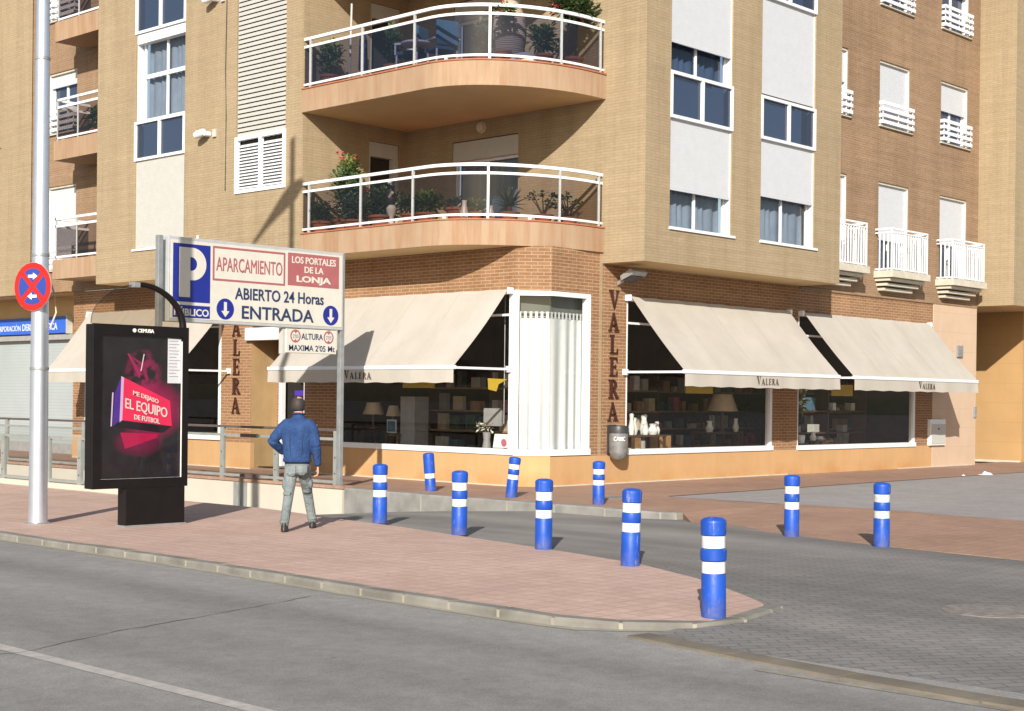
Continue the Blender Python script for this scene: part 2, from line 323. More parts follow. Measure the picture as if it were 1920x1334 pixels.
# ------------------------------------------------------------------ geometry helpers
class MB:
    """collects shapes; build() links them as one mesh. fr maps local (u, w, z) to world."""
    def __init__(s, fr=None):
        s.v = []; s.f = []; s.mi = []; s.mats = []; s.fr = fr or (lambda u, w, z: (u, w, z)); s.cur = 0
    def mat(s, m):
        if m not in s.mats: s.mats.append(m)
        s.cur = s.mats.index(m); return s
    def pt(s, u, w, z): s.v.append(Vector(s.fr(u, w, z))); return len(s.v) - 1
    def face(s, idx): s.f.append(tuple(idx)); s.mi.append(s.cur)
    def quad(s, *ps): s.face([s.pt(*p) for p in ps])
    def box(s, u0, u1, w0, w1, z0, z1):
        i = [s.pt(u, w, z) for z in (z0, z1) for w in (w0, w1) for u in (u0, u1)]
        for q in ((0, 1, 3, 2), (4, 6, 7, 5), (0, 4, 5, 1), (2, 3, 7, 6), (0, 2, 6, 4), (1, 5, 7, 3)): s.face([i[k] for k in q])
        return s
    def prism(s, poly, axis, a, b):
        """poly: 2-D points in the two axes other than axis ('u','w','z'), swept a..b"""
        def P(p, t):
            return (t, p[0], p[1]) if axis == 'u' else (p[0], t, p[1]) if axis == 'w' else (p[0], p[1], t)
        A = [s.pt(*P(p, a)) for p in poly]; B = [s.pt(*P(p, b)) for p in poly]; n = len(poly)
        s.face(A[::-1]); s.face(B)
        for k in range(n): s.face((A[k], A[(k + 1) % n], B[(k + 1) % n], B[k]))
        return s
    def tube(s, path, r, seg=8, cap=True):
        P = [Vector(p) for p in path]; rs = r if isinstance(r, (list, tuple)) else [r] * len(P); rings = []
        up = Vector((0, 0, 1))
        for k, p in enumerate(P):
            d = (P[min(k + 1, len(P) - 1)] - P[max(k - 1, 0)]).normalized()
            a = d.cross(up)
            if a.length < 1e-3: a = d.cross(Vector((1, 0, 0)))
            a.normalize(); b = a.cross(d)
            rings.append([s.pt(*(p + (a * math.cos(t) + b * math.sin(t)) * rs[k])) for t in (2 * math.pi * j / seg for j in range(seg))])
        for A, B in zip(rings, rings[1:]):
            for j in range(seg): s.face((A[j], A[(j + 1) % seg], B[(j + 1) % seg], B[j]))
        if cap: s.face(rings[0][::-1]); s.face(rings[-1])
        return s
    def lathe(s, prof, c=(0, 0, 0), seg=20):
        rings = []
        for r, z in prof:
            rings.append([s.pt(c[0] + r * math.cos(2 * math.pi * j / seg), c[1] + r * math.sin(2 * math.pi * j / seg), c[2] + z) for j in range(seg)])
        for A, B in zip(rings, rings[1:]):
            for j in range(seg): s.face((A[j], A[(j + 1) % seg], B[(j + 1) % seg], B[j]))
        s.face(rings[0][::-1]); s.face(rings[-1]); return s
    def sweep(s, pts, dw, z0, z1):
        """band of thickness dw (to the inside) along a plan polyline, between two heights"""
        n = len(pts); N = []
        for k in range(n):
            a = Vector(pts[max(k - 1, 0)]); b = Vector(pts[min(k + 1, n - 1)]); d = (b - a).normalized(); N.append(Vector((d.y, -d.x)) * -1)
        I = []
        for p, q in zip(pts, N):
            p = Vector(p); o = p + q * dw
            I.append([s.pt(p.x, p.y, z0), s.pt(o.x, o.y, z0), s.pt(o.x, o.y, z1), s.pt(p.x, p.y, z1)])
        for A, B in zip(I, I[1:]):
            for j in range(4): s.face((A[j], A[(j + 1) % 4], B[(j + 1) % 4], B[j]))
        s.face(I[0][::-1]); s.face(I[-1]); return s
    def leaf(s, p, d, ln, wd, droop=.2):
        d = Vector(d).normalized(); p = Vector(p)
        a = d.cross(Vector((random.uniform(-.4, .4), random.uniform(-.4, .4), 1)))
        if a.length < 1e-3: a = Vector((1, 0, 0))
        a.normalize(); q = p + d * ln * .5; e = p + d * ln - Vector((0, 0, droop * ln))
        i = [s.pt(*p), s.pt(*(q + a * wd * .5)), s.pt(*e), s.pt(*(q - a * wd * .5))]; s.face(i)
    def build(s, name, mat, parent=None, smooth=False, local=False, bevel=0, recalc=True):
        me = bpy.data.meshes.new(name); me.from_pydata(s.v, [], s.f)
        for m in ([mat] if mat else s.mats): me.materials.append(m)
        if not mat:
            me.polygons.foreach_set('material_index', s.mi)
        bm = bmesh.new(); bm.from_mesh(me)
        if recalc: bmesh.ops.recalc_face_normals(bm, faces=bm.faces)
        if bevel:
            es = [e for e in bm.edges if len(e.link_faces) == 2 and e.calc_face_angle(0) > .6]
            bmesh.ops.bevel(bm, geom=es, offset=bevel, segments=2, affect='EDGES', profile=.6)
        bm.to_mesh(me); bm.free()
        if smooth:
            me.polygons.foreach_set('use_smooth', [True] * len(me.polygons))
            me.set_sharp_from_angle(angle=R(40))
        return link(name, me, parent, local)

XF = {}
def link(name, me, parent=None, local=False):
    o = bpy.data.objects.new(name, me); COL.objects.link(o)
    if parent:
        o.parent = parent; mx = XF.get(parent.name, Matrix())
        if not local: me.transform(mx.inverted())
        XF[o.name] = mx
    return o
def tag(o, label=None, cat=None, group=None, kind=None):
    for k, v in (('label', label), ('category', cat), ('group', group), ('kind', kind)):
        if v: o[k] = v
    return o
def thing(name, label, cat, loc=(0, 0, 0), rz=0, group=None):
    o = bpy.data.objects.new(name, None); COL.objects.link(o); o.empty_display_size = .2
    o.location = loc; o.rotation_euler = (0, 0, rz)
    XF[o.name] = Matrix.Translation(loc) @ Matrix.Rotation(rz, 4, 'Z')
    return tag(o, label, cat, group)
def copy_tree(o, parent=None):
    c = o.copy(); COL.objects.link(c); c.parent = parent
    for ch in list(o.children): copy_tree(ch, c)
    return c
def FY(y0): return lambda u, w, z: (u, y0 - w, z)        # wall facing -Y: u = X, w = outwards
def FX(x0): return lambda u, w, z: (x0 - w, u, z)        # wall facing -X: u = Y, w = outwards

def wall(mb, u0, u1, z0, z1, holes=(), th=.0):
    """sheet at w=0 with rectangular holes (ua,ub,za,zb,depth) and their reveals"""
    us = sorted({u0, u1, *[h[0] for h in holes], *[h[1] for h in holes]}); us = [u for u in us if u0 <= u <= u1]
    zs = sorted({z0, z1, *[h[2] for h in holes], *[h[3] for h in holes]}); zs = [z for z in zs if z0 <= z <= z1]
    for a, b in zip(us, us[1:]):
        for c, d in zip(zs, zs[1:]):
            mu, mz = (a + b) / 2, (c + d) / 2
            if any(h[0] < mu < h[1] and h[2] < mz < h[3] for h in holes): continue
            mb.quad((a, 0, c), (b, 0, c), (b, 0, d), (a, 0, d))
    for h in holes:
        ua, ub, za, zb, dp = h[:5]; zb = min(zb, z1); skip = h[5] if len(h) > 5 else ''
        if 'a' not in skip: mb.quad((ua, 0, za), (ua, -dp, za), (ua, -dp, zb), (ua, 0, zb))
        if 'b' not in skip: mb.quad((ub, 0, za), (ub, 0, zb), (ub, -dp, zb), (ub, -dp, za))
        mb.quad((ua, 0, za), (ub, 0, za), (ub, -dp, za), (ua, -dp, za)); mb.quad((ua, 0, zb), (ua, -dp, zb), (ub, -dp, zb), (ub, 0, zb))

_fonts = {}
def text(s, h, width=None, bold=0, depth=.004, spacing=1.0):
    """flat letters lying in XY, origin at their centre, cap height h; returns (verts, faces)"""
    cu = bpy.data.curves.new('txt', 'FONT'); cu.body = s; cu.size = 1; cu.extrude = depth; cu.offset = bold; cu.space_character = spacing
    cu.resolution_u = 3
    o = bpy.data.objects.new('txt', cu); COL.objects.link(o)
    dg = bpy.context.evaluated_depsgraph_get(); dg.update()
    me = bpy.data.meshes.new_from_object(o.evaluated_get(dg))
    vs = [v.co.copy() for v in me.vertices]; fs = [tuple(p.vertices) for p in me.polygons]
    bpy.data.objects.remove(o); bpy.data.curves.remove(cu); bpy.data.meshes.remove(me)
    x0, x1 = min(v.x for v in vs), max(v.x for v in vs); y0, y1 = min(v.y for v in vs), max(v.y for v in vs)
    ky = h / (y1 - y0); kx = (width / (x1 - x0)) if width else ky
    return [((v.x - (x0 + x1) / 2) * kx, (v.y - (y0 + y1) / 2) * ky, v.z) for v in vs], fs
def put_text(mb, tx, cu, cz, w, mirror=False, shear=0):
    """set text on the wall frame of mb: reading direction +u (or -u)"""
    vs, fs = tx; b = len(mb.v)
    for x, y, z in vs: mb.pt(cu + (-x if mirror else x), w + z, cz + y + shear * x)
    for f in fs: mb.face([b + k for k in f])

def serif(ch, cu, cz, w, d, W, H, mb, mirror=False):
    """one slab of a roman capital, W x H, built from strokes with serifs"""
    t, k, sf = W * .27, W * .12, H * .055
    def poly(ps):
        q = [(cu + (-(x - .5) * W if mirror else (x - .5) * W), cz + (y - .5) * H) for x, y in ps]
        mb.prism([(a, b) for a, b in q], 'w', w, w + d)
    def bar(x0, y0, x1, y1): poly([(x0, y0), (x1, y0), (x1, y1), (x0, y1)])
    T, K, S = .27, .11, .05
    if ch == 'V':
        poly([(.06, .97), (.34, .97), (.58, .12), (.50, 0)]); poly([(.52, 0.0), (.60, .12), (.90, .97), (.80, .97)])
        bar(-.02, .96, .44, 1); bar(.68, .96, 1.02, 1)
    if ch == 'A':
        poly([(.40, 1), (.52, 1), (.96, .03), (.68, .03)]); poly([(.40, .96), (.46, .86), (.18, .03), (.08, .03)])
        bar(.24, .30, .72, .37); bar(-.04, 0, .32, .045); bar(.56, 0, 1.06, .045)
    if ch == 'L':
        bar(.20, .03, .46, .97); bar(.06, .955, .60, 1); bar(.06, 0, .98, .06); poly([(.86, .05), (.98, .05), (1.0, .28), (.95, .28)])
    if ch == 'E':
        bar(.18, .03, .44, .97); bar(.06, .94, .92, 1); bar(.06, 0, .94, .06); bar(.44, .47, .74, .54); bar(.72, .40, .78, .61)
        poly([(.82, .95), (.92, .95), (.94, .76), (.89, .76)]); poly([(.82, .05), (.94, .05), (.97, .26), (.92, .26)])
    if ch == 'R':
        bar(.16, .03, .42, .97); bar(.04, .955, .56, 1); bar(.04, 0, .56, .045)
        a = [(.42 + .44 * math.cos(t), .75 + .25 * math.sin(t)) for t in [math.pi / 2 - math.pi * j / 10 for j in range(11)]]
        b = [(.42 + .20 * math.cos(t), .75 + .19 * math.sin(t)) for t in [-math.pi / 2 + math.pi * j / 10 for j in range(11)]]
        for j in range(10): poly([a[j], a[j + 1], b[9 - j], b[10 - j]])
        poly([(.42, .54), (.60, .54), (1.02, .03), (.76, .03)]); bar(.76, 0, 1.08, .045)

# ------------------------------------------------------------------ ground
def sheet(name, poly, z, mat, kind='structure'):
    mb = MB(); mb.face([mb.pt(x, y, z if not callable(z) else z(x, y)) for x, y in poly])
    o = mb.build(name, mat, recalc=False)
    me = o.data
    if me.polygons[0].normal.z < 0: me.flip_normals()
    return tag(o, kind=kind)
def strip_box(name, x0, x1, y0, y1, z0, z1, mat, kind='structure'):
    return tag(MB().box(x0, x1, y0, y1, z0, z1).build(name, mat), kind=kind)

sheet('road', [(-400, -300), (10.2, -300), (10.2, 500), (-400, 500)], -.07, M['road'])
sheet('ground', [(8.9, -300), (400, -300), (400, 500), (8.9, 500)], -1.9, M['road'])
NE = [(14.0, 60), (14.0, 18.4), (13.86, 17.4), (13.62, 16.2), (13.40, 14.6), (13.05, 13.0), (12.72, 11.4), (12.30, 9.75), (11.75, 8.63), (11.19, 7.75), (10.74, 7.12)]
KF = [(9.12, 60), (9.12, 14), (9.05, 10.7), (9.08, 8.6), (9.16, 7.75), (9.42, 7.05), (9.8, 6.80), (10.3, 6.82)]
def pavez(x, y):
    k = max(0, min(1, (8.6 - y) / 1.8)); return -.028 * k * k
def xat(path, y, dec=True):
    P = sorted(path, key=lambda p: p[1])
    if y <= P[0][1]: return P[0][0]
    for a, b in zip(P, P[1:]):
        if a[1] <= y <= b[1] and b[1] > a[1]: return a[0] + (b[0] - a[0]) * (y - a[1]) / (b[1] - a[1])
    return P[-1][0]
_ys = [6.88, 6.94, 7.0, 7.06, 7.1, 7.2, 7.4, 7.65, 7.9, 8.2, 8.6, 9.2, 9.75, 10.6, 11.4, 12.2, 13.0, 13.8, 14.6, 15.4, 16.2, 17.4, 18.4, 20, 60]
KL = [(9.12, 60), (9.12, 13.5), (9.08, 12.4), (8.96, 10.2), (8.92, 9.1), (8.90, 7.9), (8.94, 7.62), (9.14, 7.38), (9.50, 7.05), (9.74, 6.88)]
NR = NE[:-1] + [(10.74, 7.12), (10.2, 6.99), (9.82, 6.88)]
mb = MB(); _g = []
for y in _ys:
    xa, xb = xat(KL, y), xat(NR, y); _g.append([mb.pt(xa + (xb - xa) * k / 8, y, pavez(0, y)) for k in range(9)])
for a, b in zip(_g, _g[1:]):
    for k in range(8): mb.face((a[k], a[k + 1], b[k + 1], b[k]))
tag(mb.build('front_pavement', M['pink'], recalc=False), kind='structure')
# kerb stones: separate blocks with mortar between
def offs(path, d):
    out = []
    for k, p in enumerate(path):
        a = Vector(path[max(k - 1, 0)]); b = Vector(path[min(k + 1, len(path) - 1)]); t = (b - a).normalized()
        out.append((p[0] + t.y * d, p[1] - t.x * d))
    return out
def resample(path, step):
    out = [Vector(path[0])]; acc = 0; P = [Vector(p) for p in path]
    res = [P[0]]; need = step
    for a, b in zip(P, P[1:]):
        L = (b - a).length; t = need
        while t <= L: res.append(a + (b - a) * (t / L)); t += step
        need = t - L
    res.append(P[-1]); return res
def kerbstones(name, path, wid, zt, zb, step, mat, inward=1):
    mb = MB(); mb.mat(mat); m2 = MB()
    P = resample(path, step)
    for k, (a, b) in enumerate(zip(P, P[1:])):
        if (b - a).length < .05: continue
        t = (b - a).normalized(); n = Vector((t.y, -t.x)) * inward
        a2 = a + t * .017; b2 = b - t * .017; za = zt(a.x, a.y) + random.uniform(-.006, .006); zb2 = zt(b.x, b.y) + random.uniform(-.006, .006)
        lean = .025
        q = [a2 + n * 0, b2 + n * 0, b2 + n * wid, a2 + n * wid]
        lo = [mb.pt(p.x, p.y, zb) for p in q]
        c = .02
        qs = [a2 + n * c, b2 + n * c, b2 + n * wid, a2 + n * wid]; zz = [za, zb2, zb2, za]
        md = [mb.pt(p.x, p.y, z - c * 1.2) for p, z in zip((a2 + n * .004, b2 + n * .004), (za, zb2))]
        hi = [mb.pt(p.x, p.y, z) for p, z in zip(qs, zz)]
        mb.face((lo[0], lo[1], md[1], md[0])); mb.face((md[0], md[1], hi[1], hi[0])); mb.face(hi)
        mb.face((lo[1], lo[2], hi[2], hi[1], md[1])); mb.face((lo[3], lo[0], md[0], hi[0], hi[3])); mb.face((lo[2], lo[3], hi[3], hi[2]))
        # mortar bed between the stones
        e0 = b - t * .0175; e1 = b + t * .0175; d0 = .006
        zz0 = zt(b.x, b.y) - .007
        r = [e0 + n * d0, e1 + n * d0, e1 + n * wid, e0 + n * wid]
        i0 = [m2.pt(p.x, p.y, zb) for p in r]; i1 = [m2.pt(p.x, p.y, zz0) for p in r]
        m2.face(i1)
        for j in range(4): m2.face((i0[j], i0[(j + 1) % 4], i1[(j + 1) % 4], i1[j]))
    o = mb.build(name, mat); tag(o, kind='structure')
    o2 = m2.build('kerb_mortar', M['mortar']); tag(o2, kind='structure'); return o
KO = [(8.98, 60), (8.98, 13.5), (8.94, 12.4), (8.82, 10.2), (8.78, 9.1), (8.76, 8.0), (8.80, 7.55), (9.02, 7.28), (9.42, 6.93), (9.66, 6.76), (10.2, 6.84), (10.80, 7.00)]
kerbstones('front_kerb', KO, .145, lambda x, y: pavez(x, y) + .004, -.3, .58, M['kerb'], inward=-1)
# a mortar-coloured haunch where the kerb meets the asphalt
_o = offs(KO[:10], .075); mb = MB(); _l = []
for p, q in zip(KO[:10], _o): _l.append((mb.pt(p[0] + .02, p[1] + .01, -.064), mb.pt(q[0], q[1], -.0665)))
for a, b in zip(_l, _l[1:]): mb.face((a[0], b[0], b[1], a[1]))
_e = mb.build('road_edge_strip', M['mortar'], recalc=False)
if _e.data.polygons[0].normal.z < 0: _e.data.flip_normals()
tag(_e, kind='structure')

def lane_z(x, y):
    fr = -.062 + .034 * max(0, min(1, (x - 9.0) / 3.4)) - .02 * max(0, min(1, (x - 13) / 4))
    k = max(0, min(1, (x - 12.5) / 5.6)); bk = -.012 - .040 * k - .075 * k * max(0, min(1, (y - 12.2) / 2.6))
    a = max(0, min(1, (9.8 - y) / 1.8)); zx = bk * (1 - a) + fr * a
    if y > 16.4:
        t = y - 16.4; zx -= .048 * t + (.0042 * t * t if t < 12 else .0042 * 144 + (t - 12) * .10)
    return max(zx, -1.85)
def lane_mesh():
    mb = MB(); ys = [-60, -30, -15, -8, -4] + [-2 + .5 * k for k in range(0, 56)] + [27, 29, 31, 34, 40, 60]
    xs = [8.80] + [9.0 + .35 * k for k in range(27)] + [18.3]
    g = [[mb.pt(x, y, lane_z(x, y) - (.012 if x < 8.9 else 0) - (.06 if y > 7.0 and x < xat(NR, y) - .02 else 0)) for x in xs] for y in ys]
    for j in range(len(ys) - 1):
        for i in range(len(xs) - 1):
            if ys[j] >= 7.0 and xs[i + 1] < min(xat(NR, ys[j]), xat(NR, min(ys[j + 1], 60))) - .02: continue
            mb.face((g[j][i], g[j][i + 1], g[j + 1][i + 1], g[j + 1][i]))
    return mb
def lane_mat():
    b = NB('lane_surface')
    # grey block pavers to the right, worn smooth asphalt on the ramp side
    mp = b.n('ShaderNodeMapping'); b.l(b.pos(), mp.inputs[0]); mp.inputs['Rotation'].default_value = (0, 0, R(38))
    t = b.n('ShaderNodeTexBrick'); t.offset = .5; b.l(mp.outputs[0], t.inputs['Vector'])
    t.inputs['Scale'].default_value = 1; t.inputs['Brick Width'].default_value = .22; t.inputs['Row Height'].default_value = .11
    t.inputs['Mortar Size'].default_value = .011; t.inputs['Mortar Smooth'].default_value = .6
    t.inputs['Color1'].default_value = (.235, .222, .207, 1); t.inputs['Color2'].default_value = (.205, .193, .180, 1); t.inputs['Mortar'].default_value = (.140, .132, .122, 1)
    n2 = b.noise(50, 3, .7)
    a = b.ramp(b.noise(.5, 5), [(.3, (.222, .208, .194)), (.7, (.262, .246, .230))])
    sep = b.n('ShaderNodeSeparateXYZ'); b.l(b.pos(), sep.inputs[0])
    f = b.ramp(b.math('DIVIDE', sep.outputs[1], 20.0), [(.40, (1, 1, 1)), (.60, (0, 0, 0))])
    c = b.mix(f, a, t.outputs[0])
    # darker wheel tracks curving into the ramp
    dx = b.math('ADD', sep.outputs[0], b.math('MULTIPLY', sep.outputs[1], -.10))
    s1 = b.n('ShaderNodeCombineXYZ'); b.l(b.math('MULTIPLY', dx, .85), s1.inputs[0]); b.l(b.math('MULTIPLY', sep.outputs[1], .06), s1.inputs[1])
    c = b.mix(1, c, b.ramp(b.noise(1, 4, .5, s1.outputs[0]), [(.34, (.70,) * 3), (.62, (1.10,) * 3)]), 'MULTIPLY')
    c = b.mix(1, c, b.ramp(n2, [(.32, (.86,) * 3), (.7, (1.10,) * 3)]), 'MULTIPLY')
    c = b.mix(1, c, b.ramp(b.noise(1.4, 6, .65), [(.3, (.88,) * 3), (.66, (1.06, 1.05, 1.03))]), 'MULTIPLY')
    b.bsdf(c, .8, spec=.3, bump=b.mix(.5, b.math('SUBTRACT', 1.0, t.outputs[1]), n2), bstr=.3, bdist=.004); return b.m
M['lanes'] = lane_mat()
o = lane_mesh().build('access_lane', M['lanes'], recalc=False, smooth=True); tag(o, kind='structure')
# flush stained edging between the lane and the road
mb = MB()
_gp = resample([(8.86, 7.02), (8.68, 6.0), (8.53, 4.9), (8.46, 3.8), (8.42, -40)], 1.0)
for a, b in zip(_gp[:40], _gp[1:40]):
    t = (b - a).normalized(); n = Vector((t.y, -t.x)); b = b - t * .015; zt = -.054 + random.uniform(-.002, .002)
    q = [a + n * .10, b + n * .10, b - n * .12, a - n * .12]; lo = [mb.pt(p.x, p.y, -.3) for p in q]; hi = [mb.pt(p.x, p.y, zt) for p in q]; mb.face(hi)
    for j in range(4): mb.face((lo[j], lo[(j + 1) % 4], hi[(j + 1) % 4], hi[j]))
tag(mb.build('lane_edging', M['gutter']), kind='structure')
# back pavement, plaza, apron
sheet('back_pavement', [(18.38, 60), (18.38, 13.72), (21.25, 13.9), (21.25, 16.2), (60, 16.9), (60, 19.9), (25, 19.9), (25, 60)], .0, M['red'])
sheet('plaza', [(21.25, 16.2), (21.3, 13.9), (21.55, 12.2), (21.2, 10.2), (20.8, 6), (20.4, -60), (200, -60), (200, 19.0), (60, 16.9)], .002, M['plaza'])
AP = [(18.38, 13.72), (17.75, 13.1), (17.36, 12.4), (16.92, 10.9), (16.44, 9.29), (16.28, 8.17), (16.1, 6.8), (15.9, -60), (20.4, -60), (20.8, 6), (21.2, 10.2), (21.55, 12.2), (21.3, 13.9)]
def apz(x, y):
    e = 16.2 + max(0, min(1, (y - 4) / 10)) * 2; return -.075 * max(0, min(1, 1 - (x - e) / 2.0)) if y < 13.5 else -.0
mb = MB(); _hi = [mb.pt(x, y, (lane_z(x, y) + .006 if 1 <= i <= 7 else .001)) for i, (x, y) in enumerate(AP)]; mb.face(_hi)
_lo = [mb.pt(x, y, -.3) for x, y in AP[:8]]
for k in range(7): mb.face((_hi[k], _hi[k + 1], _lo[k + 1], _lo[k]))
o = mb.build('red_apron', M['red'], recalc=False)
if o.data.polygons[0].normal.z < 0: o.data.flip_normals()
tag(o, kind='structure')
kerbstones('lane_kerb', [(18.16, 21.35), (18.14, 19), (18.12, 17), (18.12, 15.2), (18.2, 13.72)], .24, lambda x, y: .006, -.7, 1.05, M['kerb2'], inward=-1)
sheet('joint_strip', [(21.3, 16.17), (60, 16.87), (60, 16.93), (21.3, 16.23)], .007, M['bindark'])
# road paint and a repaired crack
sheet('lane_line', [(5.08, -40), (5.20, -40), (5.30, 60), (5.18, 60)], -.066, M['paint'])
sheet('yellow_line', [(8.10, -20), (8.22, -20), (8.40, 5.6), (8.30, 5.6)], -.0665, M['ypaint'])
def crack(name, pts, wd, z):
    mb = MB(); random.seed(5); P = resample(pts, .12)
    L = []
    for k, p in enumerate(P):
        d = (P[min(k + 1, len(P) - 1)] - P[max(k - 1, 0)]).normalized(); n = Vector((d.y, -d.x)); j = random.uniform(-.015, .015); w2 = wd * random.uniform(.3, 1)
        L.append((mb.pt(*(p + n * (j - w2)), z), mb.pt(*(p + n * (j + w2)), z)))
    for a, b in zip(L, L[1:]): mb.face((a[0], b[0], b[1], a[1]))
    o = mb.build(name, M['tar'], recalc=False)
    if o.data.polygons[0].normal.z < 0: o.data.flip_normals()
    return tag(o, kind='structure')
crack('road_crack', [(4.7, 9.5), (5.2, 9.45), (6.1, 9.8), (7.2, 10.05), (8.5, 10.4)], .011, -.0655)
# ------------------------------------------------------------------ the apartment building
BLD = thing('apartment_building', 'corner apartment block of tan and brown brick with curved balconies over a shop', 'building', (23.2, 19.4, 0))
def part(mb, name, mat=None, parent=None, **k): return mb.build(name, mat, parent or BLD, **k)
TOP = 16.0
# shop storey, left-hand side
mb = MB(FX(21.2)); wall(mb, 19.9, 26.3, .55, 4.66, [(19.905, 25.15, .66, 3.80, .14)])
wall(mb, 28.24, 33.4, 4.405, 4.44); wall(mb, 28.24, 36.05, .55, 4.405, [(29.42, 35.45, .70, 3.80, .14)]); wall(mb, 26.3, 28.24, 3.3, 4.66)
mb.fr = FX(21.95); wall(mb, 26.2, 28.30, 0.02, 3.4, [(27.18, 28.16, .02, 2.45, .1)])
mb.fr = lambda u, w, z: (u, 26.3 + w, z); mb.quad((21.2, 0, .5), (21.95, 0, .5), (21.95, 0, 3.3), (21.2, 0, 3.3))
CH = lambda u, w, z: (21.2 + (u - w) * .70711, 19.9 - (u + w) * .70711, z)
mb.fr = CH; wall(mb, 0, .7071, .55, 4.66, [(.004, .7071, .66, 3.79, .12, 'b')])
mb.fr = FY(19.4); wall(mb, 21.7, 37.0, .55, 4.405, [(21.7, 22.86, .66, 3.79, .12, 'a'), (24.0, 29.36, .63, 3.80, .14), (30.43, 36.08, .61, 3.80, .14)])
wall(mb, 21.7, 23.2, 4.405, 4.66); wall(mb, 23.2, 30.5, 4.405, 4.44)
part(mb, 'shop_wall', M['brown'])
mb = MB(lambda u, w, z: (u, 28.24 - w, z)); mb.quad((21.2, 0, .0), (21.97, 0, .0), (21.97, 0, 3.35), (21.2, 0, 3.35))
part(mb, 'entrance_reveal', M['mottle'])
mb = MB(FX(21.2)); mb.box(19.9, 26.3, -.1, .012, -.3, .61); mb.box(28.232, 36.05, -.1, .012, -.3, .61)
mb.fr = lambda u, w, z: (u, 28.24 - w, z)
mb.fr = CH; mb.box(0, .7071, -.1, .012, -.3, .61)
mb.fr = FY(19.4); mb.box(21.7, 37.0, -.1, .012, -.3, .58)
part(mb, 'plinth', M['orange'])
mb = MB(); mb.box(21.2, 21.9, 26.3, 28.24, -.05, .035); part(mb, 'doorstep', M['red'])
# a mortar fillet along the foot of the plinth
for fr, ua, ub in ((FX(21.188), 19.95, 26.3), (FX(21.188), 28.24, 36.0), (FY(19.388), 21.7, 30), (FY(19.388), 35.2, 39.3)):
    mb = MB(fr); mb.box(ua, ub, -.01, .03, -.02, .022); part(mb, 'plinth_fillet', M['stone'])
mb = MB(FY(19.4)); mb.box(23.13, 23.21, -.02, .010, .58, 4.64); part(mb, 'pointed_joint', M['tan'])
# upper walls
def _strip(a, b, z0): return (a, b, z0, TOP, .22)
mb = MB(FY(18.33)); wall(mb, 23.2, 30.45, 4.435, TOP, [_strip(24.0, 26.12, 5.17), _strip(27.2, 29.34, 5.17)])
mb.fr = lambda u, w, z: (30.45 + w, u, z); mb.quad((18.33, 0, 4.435), (19.4, 0, 4.435), (19.4, 0, TOP), (18.33, 0, TOP))
part(mb, 'bay_wall', M['tan'])
mb = MB(); mb.fr = FX(23.2); wall(mb, 18.33, 19.4, 4.435, TOP); wall(mb, 19.4, 25.2, 4.66, TOP, [(21.74, 23.73, 5.13, 7.32, .2), (21.74, 23.73, 8.2, 10.39, .2), (21.74, 23.73, 11.27, 13.46, .2)])
mb.fr = lambda u, w, z: (u, 25.2 - w, z); wall(mb, 20.2, 23.2, 4.66, TOP, [(22.06, 22.95, 5.13, 7.38, .16), (22.06, 22.95, 8.2, 10.45, .16), (22.06, 22.95, 11.27, 13.5, .16)])
mb.quad((20.2, 0, 4.435), (21.2, 0, 4.435), (21.2, 0, 4.66), (20.2, 0, 4.66))
part(mb, 'balcony_wall', M['tan'])
mb = MB(); mb.fr = FX(20.2); wall(mb, 25.2, 33.32, 4.435, TOP, [_strip(29.56, 31.60, 5.20), (25.80, 27.56, 6.2, TOP, .10)])
mb.fr = lambda u, w, z: (u, 33.32 + w, z); mb.quad((20.2, 0, 4.435), (21.2, 0, 4.435), (21.2, 0, TOP), (20.2, 0, TOP))
part(mb, 'bay_wall', M['tan'])
mb = MB(); mb.fr = FX(21.17); wall(mb, 38.3, 52, 4.41, TOP)
part(mb, 'wing_wall', M['tan'])
mb = MB(); mb.fr = FX(39.55); wall(mb, 18.33, 19.4, 4.435, TOP); mb.fr = FY(18.33); wall(mb, 39.55, 50, 4.435, TOP)
part(mb, 'wing_wall', M['tan'])
WH = [(5.02, 7.31), (8.72, 10.39), (11.79, 13.46)]
mb = MB(FY(19.4)); wall(mb, 30.45, 39.55, 4.41, TOP, [(a, b, z0, z1, .2) for a, b in ((30.99, 32.53), (34.06, 35.6), (37.3, 38.85)) for z0, z1 in WH])
part(mb, 'upper_wall', M['umber'])
mb = MB(FX(21.2)); wall(mb, 33.32, 39.4, 4.41, TOP, [(36.0, 37.45, z0, z1, .2) for z0, z1 in WH])
part(mb, 'upper_wall', M['umber'])
for q in (((23.2, 18.33), (30.45, 18.33), (30.45, 19.45), (23.2, 19.45)), ((20.2, 25.2), (21.25, 25.2), (21.25, 33.32), (20.2, 33.32)), ((39.55, 18.33), (50, 18.33), (50, 27), (39.55, 27)), ((21.0, 36.05), (22.5, 36.05), (22.5, 52), (21.0, 52))):
    mb = MB(); mb.quad(*[(x, y, 4.436 if x != 21.0 and x != 22.5 else 4.42) for x, y in q]); part(mb, 'soffit', M['soffit'])
mb = MB(FY(19.4)); mb.box(30.45, 39.5, -.02, .035, 4.37, 4.415); part(mb, 'drip_course', M['umber'])
mb = MB(FY(19.4)); mb.box(37.0, 39.5, -.6, .02, -.2, 4.38); part(mb, 'pilaster', M['salmon'])
mb = MB(FX(42.5)); mb.quad((19.4, 0, -.1), (30, 0, -.1), (30, 0, 4.44), (19.4, 0, 4.44)); mb.fr = FY(19.4); mb.quad((42.5, 0, -.1), (50, 0, -.1), (50, 0, 4.44), (42.5, 0, 4.44))
part(mb, 'passage_wall', M['ochre'])
mb = MB(FX(42.47)); mb.box(19.42, 26, -.0, .05, -.02, .05); part(mb, 'passage_kerb', M['stone'])

